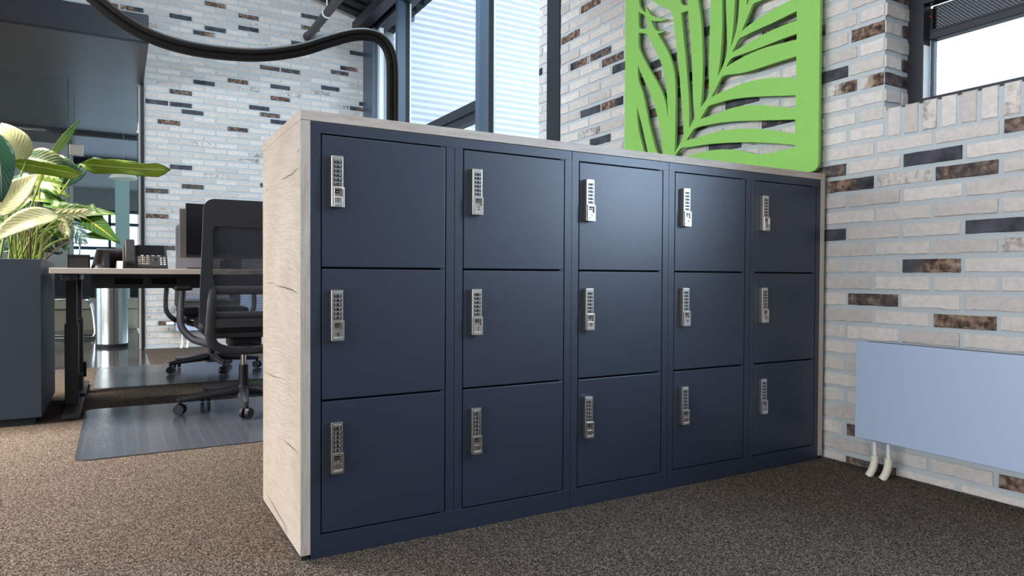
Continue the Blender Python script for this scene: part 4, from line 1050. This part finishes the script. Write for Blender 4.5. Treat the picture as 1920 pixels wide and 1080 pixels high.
# ------------------------------------------------------------------ chairs
def rr_loop(w0, w1, z0, z1, r, n=10):
    # rounded trapezoid in (x, z): half widths w0 bottom, w1 top
    pts = []
    for (sx, sz, a0) in ((1, 0, -PI/2), (1, 1, 0), (-1, 1, PI/2), (-1, 0, PI)):
        w = (w1 if sz else w0)-r; zc = (z1-r) if sz else (z0+r)
        for i in range(n+1):
            a = a0+i*PI/2/n; pts.append((sx*w+r*math.cos(a), zc+r*math.sin(a)))
    return pts
def ycurve(z):   # back curve (behind = -y)
    return -.245 - .06*((z-.62)/.45)**2*(1 if z > .62 else .4) + .02
CH_BACK = {}
def chair(loc, rz, label, star):
    t = thing('task_chair', label, 'chair', loc, 'black mesh task chairs', rz)
    # back frame ring
    b = B(); o_ = rr_loop(.240, .222, .455, 1.095, .050); i_ = rr_loop(.176, .178, .500, .965, .026)
    n = len(o_); rings = []
    for pts, dy in ((o_, -.012), (o_, .012), (i_, .010), (i_, -.014)):
        rings.append([b.bm.verts.new((x, ycurve(z)+dy-.12*(x*x), z)) for x, z in pts])
    # add mid loop on the faces for a soft section
    for k in range(4):
        A, C = rings[k], rings[(k+1) % 4]
        for i in range(n):
            f = b.bm.faces.new([A[i], A[(i+1) % n], C[(i+1) % n], C[i]]); f.smooth = False
    es = [e for e in b.bm.edges if len(e.link_faces) == 2 and e.calc_face_angle(0) > .6]
    bmesh.ops.bevel(b.bm, geom=es, offset=.004, segments=2, affect='EDGES')
    for f in b.bm.faces: f.smooth = True
    b.build('back_frame', M['chair_plastic'], t)
    # mesh
    b = B(); NX, NZ = 8, 14; g = []
    for j in range(NZ+1):
        z = .485+(.98-.485)*j/NZ; g.append([b.bm.verts.new((-.186+.372*i/NX, ycurve(z)-.12*(-.186+.372*i/NX)**2+.002, z)) for i in range(NX+1)])
    for j in range(NZ):
        for i in range(NX):
            f = b.bm.faces.new([g[j][i], g[j][i+1], g[j+1][i+1], g[j+1][i]]); f.smooth = True
    b.build('back_mesh', M['mesh'], t)
    b = B()
    for (za, zb_, m_) in ((.622, .664, 0), (.500, .535, 0)):
        pts = [(x, ycurve(.65)-.12*x*x-.004, (za+zb_)/2) for x in [-.178+.0356*k for k in range(11)]]
        b.tube(pts, .008, (zb_-za)/2, n=12)
    b.build('lumbar_bar', M['chair_plastic'], t)
    # lower support: two side straps into a U under the seat
    b = B()
    for s_ in (-1, 1):
        b.tube(smooth_path([(s_*.178, ycurve(.70)-.010, .70), (s_*.180, ycurve(.6)-.03, .60), (s_*.186, -.245, .50), (s_*.188, -.235, .42), (s_*.165, -.215, .365), (s_*.105, -.20, .338), (0, -.195, .328)], 8), .024, .011, n=14, up=Vector((0, 1, 0)), radii=[min(1, .3+.08*i) for i in range(49)])
    b.tube([(0, -.21, .335), (0, -.10, .345), (0, .02, .36)], .06, .014, n=12)
    b.build('back_support', M['chair_plastic'], t)
    # seat
    b = B(); b.box((-.235, -.20, .425), (.235, .25, .485), .028, seg=4); b.build('seat', M['black_soft'], t, smooth=True)
    b = B(); b.box((-.20, -.18, .395), (.20, .22, .426), .01); b.box((-.08, -.10, .335), (.08, .10, .397), .015); b.build('seat_shell', M['chair_plastic'], t)
    # arms
    for s_ in (-1, 1):
        b = B(); b.tube(smooth_path([(s_*.17, -.19, .372), (s_*.21, -.12, .372), (s_*.265, -.06, .395), (s_*.308, -.035, .455), (s_*.312, -.03, .54), (s_*.306, -.02, .640)], 8), .020, .012, n=14, up=Vector((0, 1, 0))); b.build('armrest_support', M['chair_plastic'], t)
        b = B(); b.box((s_*.300-.042, -.115, .640), (s_*.300+.042, .115, .666), .011, seg=3); b.build('armrest_pad', M['black'], t)
    b = B(); b.cyl((0, 0, .22), (0, 0, .34), .0145, n=20); b.build('gas_lift', M['chrome'], t)
    b = B(); b.cyl((0, 0, .105), (0, 0, .235), .026, .024, n=24); b.build('lift_sleeve', M['black'], t)
    b = B(); b.cyl((0, 0, .06), (0, 0, .125), .045, .034, n=24)
    for k in range(5):
        a = star+k*2*PI/5; d = Vector((math.cos(a), math.sin(a), 0)); 
        b.tube([d*.02+Vector((0, 0, .098)), d*.06+Vector((0, 0, .100)), d*.20+Vector((0, 0, .088)), d*.32+Vector((0, 0, .078)), d*.338+Vector((0, 0, .077))], .023, .026, n=12, radii=[1.1, 1.05, .78, .56, .40])
    b.build('star_base', M['chair_plastic'], t)
    for k in range(5):
        a = star+k*2*PI/5; d = Vector((math.cos(a), math.sin(a), 0)); c = d*.325; tq = Vector((math.cos(a+.9), math.sin(a+.9), 0))
        b = B(); b.cyl(c+Vector((0, 0, .04)), c+Vector((0, 0, .088)), .011, n=12)
        for s_ in (-1, 1):
            p0 = c+tq*(s_*.008)+Vector((0, 0, .029)); p1 = c+tq*(s_*.026)+Vector((0, 0, .029)); b.cyl(p0, p1, .0285, .026, n=22)
        b.build('caster', M['black'], t)
    return t
MATZ = .0045
chair((.171, 2.207, MATZ), math.radians(-1), 'near black mesh task chair pushed up to the near desk, back to the camera', math.radians(191.7+1))
chair((.20, 3.93, MATZ), PI, 'far black task chair at the rear desk, mostly hidden behind the near chair', math.radians(206)-PI)

# chair mats
def chair_mat(corners, label):
    b = B(); pts = []
    n = len(corners)
    for i in range(n):
        p, q, r_ = Vector(corners[i-1]), Vector(corners[i]), Vector(corners[(i+1) % n]); rc_ = .055
        a = q+(p-q).normalized()*rc_; c = q+(r_-q).normalized()*rc_
        for k in range(7):
            s_ = k/6; pts.append(tuple(a*(1-s_)**2+q*2*s_*(1-s_)+c*s_*s_)+(0,))
    b.prism([(x, y, .0012) for x, y, z in pts], (0, 0, 1), MATZ-.0016)
    return tag(b.build('chair_mat', M['mat']), label, 'mat', 'clear chair mats')
chair_mat([(-.572, 1.365), (.63, 1.36), (.63, 2.52), (-.572, 2.53)], 'clear plastic chair mat under the near task chair')
chair_mat([(-.562, 3.30), (.66, 3.26), (.66, 4.46), (-.562, 4.46)], 'clear plastic chair mat under the far task chair')

# ------------------------------------------------------------------ planter and plants
t = thing('planter', 'tall slate grey rectangular planter left of the desk', 'planter', (-1.12, 2.235, 0))
PX0, PX1, PY0, PY1, PZ = -1.50, -.742, 2.235, 3.05, .797
b = B()
w_, d_ = PX1+1.12, PY1-2.235; xl = PX0+1.12
b.box((xl, 0, .035), (w_, .018, PZ), .002); b.box((xl, d_-.018, .035), (w_, d_, PZ), .002); b.box((xl, .018, .035), (xl+.018, d_-.018, PZ), .002); b.box((w_-.018, .018, .035), (w_, d_-.018, PZ), .002); b.box((xl+.01, .01, .035), (w_-.01, d_-.01, .06))
b.build('box', M['planter'], t)
b = B(); b.box((xl+.03, .03, 0), (w_-.03, d_-.03, .036)); b.build('plinth', M['navy_dark'], t)
b = B(); b.box((xl+.019, .019, PZ-.06), (w_-.019, d_-.019, PZ-.035)); b.build('soil', M['soil'], t)

def leaf_mesh(base, tip, width, nrm, mat, parent, name='leaf', shape='ovate', fold=.25, bend=.12, wave=.0, seg=14, droop=None):
    base = Vector(base); tip = Vector(tip); ax = tip-base; L = ax.length; t_ = ax.normalized()
    n_ = Vector(nrm); n_ = (n_-t_*n_.dot(t_)).normalized(); s_ = t_.cross(n_).normalized()
    me = bpy.data.meshes.new(name); v = []; f = []; uvs = []
    K = 4; ph = rnd.uniform(0, 6)
    for i in range(seg+1):
        a = i/seg
        if shape == 'ovate': w = math.sin(PI*a**.72)**.8
        elif shape == 'lance': w = math.sin(PI*a**.85)**1.0
        elif shape == 'arrow': w = (1-a)**.8*(1-.55*max(0, 1-a/.06)) * (1+.28*abs(math.sin(a*5*PI))*(1-a))
        elif shape == 'blade': w = min(1, a*9)*(min(1, (1-a)*7))**.7*(1+.15*math.sin(a*9+ph))
        elif shape == 'long': w = min(1, (a*6)**.7)*(min(1, (1-a)*5))**.6
        elif shape == 'deep': w = math.sin(PI*a**.75)**.7*(.45+.55*abs(math.sin(a*7*PI)))
        w = max(w, .01)*width/2
        c = base+ax*a+n_*(L*bend*(4*a*(1-a)))
        if droop: c = c+Vector((0, 0, -droop*a*a))
        for j in range(-K, K+1):
            u = j/K; back = -abs(u)*L*.16*(1-a)**3 if shape == 'arrow' else 0
            p = c+s_*(u*w)+n_*(fold*abs(u)*w-.0 + wave*math.sin(a*11+ph+(1.3 if u > 0 else 0))*u*u*width)+t_*back
            v.append(p); uvs.append((.5+u*.5, a))
    Wd = 2*K+1
    for i in range(seg):
        for j in range(2*K): q = i*Wd+j; f.append([q, q+1, q+1+Wd, q+Wd])
    me.from_pydata(v, [], f); ul = me.uv_layers.new(name='UVMap')
    for lp_ in me.loops: ul.data[lp_.index].uv = uvs[lp_.vertex_index]
    for p in me.polygons: p.use_smooth = True
    o = link(name, me, mat, parent); md = o.modifiers.new('thick', 'SOLIDIFY'); md.thickness = .0012; return o
def stem(base, tip, r, parent, mat=None, sag=.0, name='stem'):
    base = Vector(base); tip = Vector(tip); mid = base.lerp(tip, .5)+Vector((0, 0, sag))+Vector((rnd.uniform(-.01, .01), rnd.uniform(-.01, .01), 0))
    b = B(); b.tube(smooth_path([base, mid, tip], 6), r, n=8, radii=[1.2-.5*i/12 for i in range(13)]); return b.build(name, mat or M['stem_green'], parent)
def I(x, y, Y): return at(x, y, 1, Y)
soil = PZ-.04
camv = lambda p: (CAM-Vector(p)).normalized()
def P0(name, label, x, y): return thing(name, label, 'plant', (x, y, soil), 'plants growing in the planter')
def place(par, kind, base, tip, wpx, shape, lean=(0, 0, .5), root=None, fold=.25, bend=.1, wave=.0, face=1, stem_r=.005, smat=None):
    # base/tip: (image x, image y, Y); width in image pixels at that depth
    a = I(*base); c = I(*tip); d = (a-CAM).dot(fw); w = wpx*d/F
    n_ = camv(a)*face+Vector(lean)
    loc = Vector(par.location)
    leaf_mesh(a-loc, c-loc, w, n_, M[kind], par, shape=shape, fold=fold, bend=bend, wave=wave)
    if root is not False:
        rt = Vector(root) if root else Vector((min(max(a.x, -1.25), -.80), min(max(a.y, 2.32), 2.95), soil))
        stem(rt-loc, a-loc, stem_r, par, smat, sag=.04)
R0 = (-.90, 2.50, soil)
pa = P0('variegated_plant', 'cream and green variegated broad-leaf plant at the left end of the planter', -.95, 2.40)
place(pa, 'leaf_cream', (50, 300, 2.40), (2, 230, 2.42), 44, 'ovate', (.2, 0, .2), (-.93, 2.42, soil), bend=.14)
place(pa, 'leaf_cream', (28, 302, 2.45), (10, 262, 2.46), 26, 'ovate', (.2, 0, .2), (-.93, 2.45, soil))
place(pa, 'leaf_cream', (-8, 404, 2.34), (70, 326, 2.38), 50, 'ovate', (-.2, 0, .4), (-.95, 2.36, soil), bend=.05, wave=.03)
place(pa, 'leaf_cream', (110, 403, 2.36), (-16, 455, 2.30), 42, 'ovate', (0, 0, .6), (-.86, 2.40, soil), bend=.22, wave=.03)
place(pa, 'leaf_lime', (92, 300, 2.52), (152, 222, 2.60), 15, 'lance', (.3, 0, .1), (-.88, 2.48, soil), bend=-.05, wave=.05)
place(pa, 'leaf_green_cream', (46, 296, 2.50), (140, 322, 2.44), 46, 'ovate', (0, 0, .35), (-.90, 2.5, soil), bend=.16)
place(pa, 'leaf_green_cream', (84, 306, 2.55), (156, 328, 2.48), 34, 'ovate', (0, 0, .5), (-.87, 2.52, soil), bend=.22)
place(pa, 'leaf_olive', (16, 304, 2.42), (155, 329, 2.36), 26, 'long', (0, 0, -.5), False, bend=-.03, wave=.05)
place(pa, 'leaf_cream', (75, 350, 2.6), (105, 357, 2.56), 13, 'ovate', (0, 0, 1.0))
place(pa, 'leaf_cream', (-2, 430, 2.30), (20, 424, 2.30), 12, 'ovate', (0, 0, .5), False)
for i, (x, y) in enumerate(((4, 432), (12, 428), (22, 420))): place(pa, 'leaf_cream', (x, y-9, 2.29), (x+8, y+6, 2.27), 9, 'ovate', (0, 0, .3), False)
pb_ = P0('broad_leaf_plant', 'glossy dark green broad-leaf plant with one long leaf reaching right', -.86, 2.62)
place(pb_, 'leaf_dark', (-12, 245, 2.32), (2, 380, 2.28), 48, 'ovate', (.4, 0, .1), (-1.0, 2.34, soil), bend=.08, wave=.03)
place(pb_, 'leaf_olive', (152, 307, 2.62), (320, 319, 2.50), 27, 'blade', (0, 0, -.35), (-.86, 2.62, soil), bend=.03, wave=.16)
place(pb_, 'leaf_lime', (156, 304, 2.63), (262, 304, 2.62), 8, 'lance', (0, 0, 1.2), False, bend=.03)
place(pb_, 'leaf_dark', (166, 304, 2.72), (110, 358, 2.66), 24, 'lance', (.2, 0, .3), False, bend=.1)
place(pb_, 'leaf_dark', (170, 300, 2.74), (192, 298, 2.74), 7, 'ovate', (0, 0, .6), False)
for (a_, c_, w_) in (((30, 330, 2.7), (62, 345, 2.62), 26), ((20, 360, 2.66), (60, 385, 2.6), 26), ((45, 350, 2.7), (10, 395, 2.7), 30)):
    place(pb_, 'leaf_dark', a_, c_, w_, 'ovate', (0, 0, .8))
pc = P0('split_leaf_plant', 'olive split-leaf plant filling the middle of the planter', -.85, 2.75)
for (a_, c_, w_, k) in (((58, 340, 2.75), (130, 352, 2.65), 34, 'leaf_olive'), ((60, 350, 2.72), (132, 372, 2.62), 30, 'leaf_olive'), ((66, 330, 2.78), (118, 343, 2.7), 24, 'leaf_olive'),
    ((50, 372, 2.66), (118, 385, 2.58), 30, 'leaf_lime'), ((80, 372, 2.7), (138, 393, 2.62), 22, 'leaf_olive'), ((30, 395, 2.6), (62, 372, 2.58), 22, 'leaf_lime'), ((70, 392, 2.62), (104, 372, 2.6), 16, 'leaf_dark'),
    ((60, 415, 2.6), (128, 425, 2.55), 24, 'leaf_olive'), ((40, 425, 2.64), (100, 445, 2.6), 28, 'leaf_dark'), ((66, 435, 2.6), (130, 448, 2.58), 20, 'leaf_vein'), ((20, 412, 2.62), (80, 400, 2.6), 22, 'leaf_dark'), ((76, 440, 2.7), (118, 460, 2.66), 22, 'leaf_dark'), ((70, 455, 2.74), (108, 478, 2.7), 18, 'leaf_dark')):
    place(pc, k, a_, c_, w_, 'deep' if k == 'leaf_olive' else 'ovate', (rnd.uniform(-.3, .3), 0, rnd.uniform(.3, 1.2)), bend=.12)
for i in range(44):
    x = rnd.uniform(-60, 112); y = rnd.uniform(335, 455); Y = rnd.uniform(2.62, 2.9); a_ = rnd.uniform(-.9, .5)
    place(pc, rnd.choice(['leaf_olive', 'leaf_dark', 'leaf_lime', 'leaf_vein', 'leaf_dark']), (x, y, Y), (x+34*math.cos(a_), y+30*math.sin(-a_)*.8+6, Y-.06), rnd.uniform(14, 24), rnd.choice(['ovate', 'lance', 'deep']), (rnd.uniform(-.4, .4), 0, rnd.uniform(.2, 1.1)), False, bend=.14)
pd = P0('arrow_leaf_plant', 'green arrow-leaf plant with bright yellow veins leaning over the desk', -.80, 2.50)
place(pd, 'leaf_vein', (118, 401, 2.50), (221, 402, 2.42), 44, 'arrow', (0, 0, .8), (-.82, 2.5, soil), bend=.05)
place(pd, 'leaf_vein', (156, 406, 2.46), (226, 458, 2.36), 50, 'arrow', (.1, 0, .35), (-.82, 2.46, soil), bend=.05)
place(pd, 'leaf_vein', (150, 442, 2.44), (224, 452, 2.36), 20, 'lance', (0, 0, 1), (-.82, 2.46, soil), bend=.06)
place(pd, 'leaf_vein', (96, 385, 2.56), (150, 410, 2.48), 26, 'arrow', (0, 0, .9), (-.84, 2.52, soil))
pe = P0('fern_plant', 'pale feathery fern with narrow cream and blue-green leaflets', -.83, 2.45)
def frond(a, c, kind, n, lpx, spread):
    a3 = I(*a); c3 = I(*c); loc = Vector(pe.location); d = (a3-CAM).dot(fw); L = lpx*d/F; ax = (c3-a3).normalized(); side = ax.cross(camv(a3)).normalized()
    stem(Vector((-.83, 2.45, soil))-loc, a3-loc, .0035, pe, sag=.05)
    b = B(); b.tube([a3-loc, a3.lerp(c3, .5)-loc, c3-loc], .0022, n=6); b.build('rachis', M['stem_green'], pe)
    for i in range(n):
        s_ = (1 if i % 2 else -1); q = a3.lerp(c3, (i+.5)/n); tip = q+side*s_*L*spread*(1-.4*i/n)+ax*L*.75+Vector((0, 0, -.012))
        leaf_mesh(q-loc, tip-loc, L*.26, camv(q)+Vector((0, 0, .5)), M[kind], pe, name='leaflet', shape='lance', fold=.3, bend=.08, seg=7)
    leaf_mesh(c3-loc, c3+ax*L*.9-loc, L*.26, camv(c3), M[kind], pe, name='leaflet', shape='lance', seg=7)
frond((98, 402, 2.40), (150, 398, 2.36), 'leaf_cream', 9, 26, .55)
frond((112, 408, 2.38), (124, 432, 2.34), 'leaf_cream', 6, 20, .5)
frond((128, 412, 2.38), (152, 442, 2.34), 'leaf_blue', 8, 24, .75)
frond((60, 440, 2.48), (100, 428, 2.44), 'leaf_lime', 8, 18, .6)
# dense bundle of stems
pf = P0('stem_cluster', 'bundle of upright yellow-green stems rising from the planter soil', -.86, 2.45)
loc = Vector(pf.location)
for i in range(26):
    x = 18+rnd.random()*70; Y = 2.35+rnd.random()*.25
    a = I(30+(x-20)*.72+rnd.uniform(-4, 4), 487, Y); a.z = soil; c = I(x+(x-45)*.25, 425+rnd.uniform(-12, 18), Y-.02)
    stem(a-loc, c-loc, rnd.uniform(.003, .0055), pf, M['stem_green'] if i % 3 else M['twig'])
stem(I(86, 486, 2.4)-loc, I(132, 450, 2.36)-loc, .004, pf, M['twig'], name='twig')
for i in range(14):
    x = 80+rnd.random()*40; y = 445+rnd.random()*35; Y = 2.45+rnd.random()*.3; a = I(x, y, Y); c = I(x+rnd.uniform(-14, 20), y+rnd.uniform(-14, 12), Y-.03)
    leaf_mesh(a-loc, c-loc, .03, camv(a)+Vector((0, 0, .4)), M['leaf_dark'], pf, shape='ovate')
for i in range(10):
    x = -15+rnd.random()*40; y = 455+rnd.random()*25; Y = 2.45+rnd.random()*.3; a = I(x, y, Y); c = I(x+rnd.uniform(-20, 20), y+rnd.uniform(-18, 6), Y-.03)
    leaf_mesh(a-loc, c-loc, .035, camv(a)+Vector((0, 0, .4)), M['leaf_dark'], pf, shape='ovate')

# ------------------------------------------------------------------ unseen walls behind the camera (daylight openings) and lamps
b = B(); b.box((-7.2, -6, 0), (-7, YF, .75)); b.box((-7.2, -6, 2.7), (-7, 8.7, 6.0)); b.box((-7.2, -6, .75), (-7, -4.6, 2.7)); b.box((-7.2, 4.4, .75), (-7, 6, 2.7)); b.box((-7.2, -.2, .75), (-7, .1, 2.7))
struct(b.build('wall_left', M['plaster_white']), 'left wall with a long window strip')
b = B(); b.box((-7, -6.2, 0), (XR+.3, -6, 6)); struct(b.build('wall_front', M['plaster_white']), 'plain wall behind the camera')
b = B(); b.box((XR, -6, 0), (XR+.3, -3.2, 3.9)); struct(b.build('wall_right_front', M['plaster_white']), 'plain wall continuing behind the camera')

def lamp(name, loc, size, power, col, rot=(0, 0, 0), label=''):
    l = bpy.data.lights.new(name, 'AREA'); l.shape = 'RECTANGLE'; l.size, l.size_y = size; l.energy = power; l.color = col
    o = bpy.data.objects.new(name, l); COL.objects.link(o); o.location = loc; o.rotation_euler = rot; return o
LAMPS = [((-2.3, 2.5, 3.3), (2.0, 1.2), 270, (1, .88, .76), 'warm linear ceiling lamp above the planter side'),
         ((-1.7, -1.3, 3.3), (.5, .2), 30, (1, .93, .85), 'linear ceiling lamp in front of the lockers on the left'),
         ((1.0, -1.7, 3.2), (.5, .2), 14, (.95, .97, 1), 'linear ceiling lamp in front of the lockers on the right'),
         ((.9, 2.5, 3.35), (1.2, .3), 66, (.72, .86, 1), 'tilted linear ceiling lamp washing the far brick wall')]  # last lamp is added, a blue wash in place of glazing daylight
for loc_, sz, pw, cl, lb in LAMPS:
    lo_ = lamp('ceiling_light', loc_, sz, pw, cl); lo_.data.spread = math.radians(115 if pw > 150 else 175)
    tilt = math.radians(42) if 'tilted' in lb else 0
    lo_.rotation_euler = (tilt, 0, 0)
    t = thing('ceiling_lamp', lb, 'lamp', (loc_[0], loc_[1], loc_[2]+.01), 'linear ceiling lamps')
    b = B(); b.box((-sz[0]/2-.02, -sz[1]/2-.02, 0), (sz[0]/2+.02, sz[1]/2+.02, .06), .004); ho_ = b.build('housing', M['steel_navy'], t); ho_.rotation_euler = (tilt, 0, 0)
    b = B()
    for s_ in (-1, 1): b.cyl((s_*sz[0]*.4, 0, .06), (s_*sz[0]*.4, 0, ceil_z(loc_[0])-loc_[2]-.0), .004, n=8)
    b.build('suspension_wire', M['chrome'], t)

# added area lights imitating daylight from the long window strip of the left wall
for yy in (-2.4, 2.25):
    lamp('added_side_light', (-6.95, yy, 1.72), (1.9, 4.2), 215, (.93, .96, 1.0), (0, -PI/2, 0))
lamp('added_side_light', (XR-.01, -1.10, 1.50), (1.1, .40), 25, (.56, .76, 1.0), (0, PI/2, 0)).data.spread = math.radians(140)  # added strip light in place of a softbox, gives the doors sheen
sun = bpy.data.lights.new('sun', 'SUN'); sun.energy = 8.0; sun.angle = .03; sun.color = (1, .96, .9)
so = bpy.data.objects.new('sun', sun); COL.objects.link(so); so.rotation_euler = Vector((1, .08, -.85)).to_track_quat('-Z', 'Y').to_euler(); so.location = (-8, 0, 9)

# world: bright overcast sky
w = bpy.data.worlds.new('sky'); sc.world = w; w.use_nodes = True; nt = w.node_tree; nt.nodes.clear()
out = nd(nt, 'ShaderNodeOutputWorld'); bg = nd(nt, 'ShaderNodeBackground'); tc = nd(nt, 'ShaderNodeTexCoord'); sp_ = nd(nt, 'ShaderNodeSeparateXYZ')
lk(nt, tc.outputs['Generated'], sp_.inputs[0])
rp = ramp(nt, [(0, (.58, .74, .95)), (.15, (.80, .90, 1.0)), (1, (.47, .69, 1.0))]); lk(nt, sp_.outputs[2], rp.inputs[0]); lk(nt, rp.outputs[0], bg.inputs[0]); bg.inputs[1].default_value = 1.9
lk(nt, bg.outputs[0], out.inputs[0])

vs_ = sc.view_settings; vs_.view_transform = 'Standard'; vs_.look = 'None'; vs_.gamma = 1; vs_.use_curve_mapping = False; vs_.exposure = .5
sc.cycles.use_denoising = True; sc.cycles.max_bounces = 10; sc.cycles.diffuse_bounces = 5; sc.cycles.glossy_bounces = 4; sc.cycles.transparent_max_bounces = 12; sc.cycles.sample_clamp_indirect = 6
sc.cycles.caustics_reflective = False; sc.cycles.caustics_refractive = False
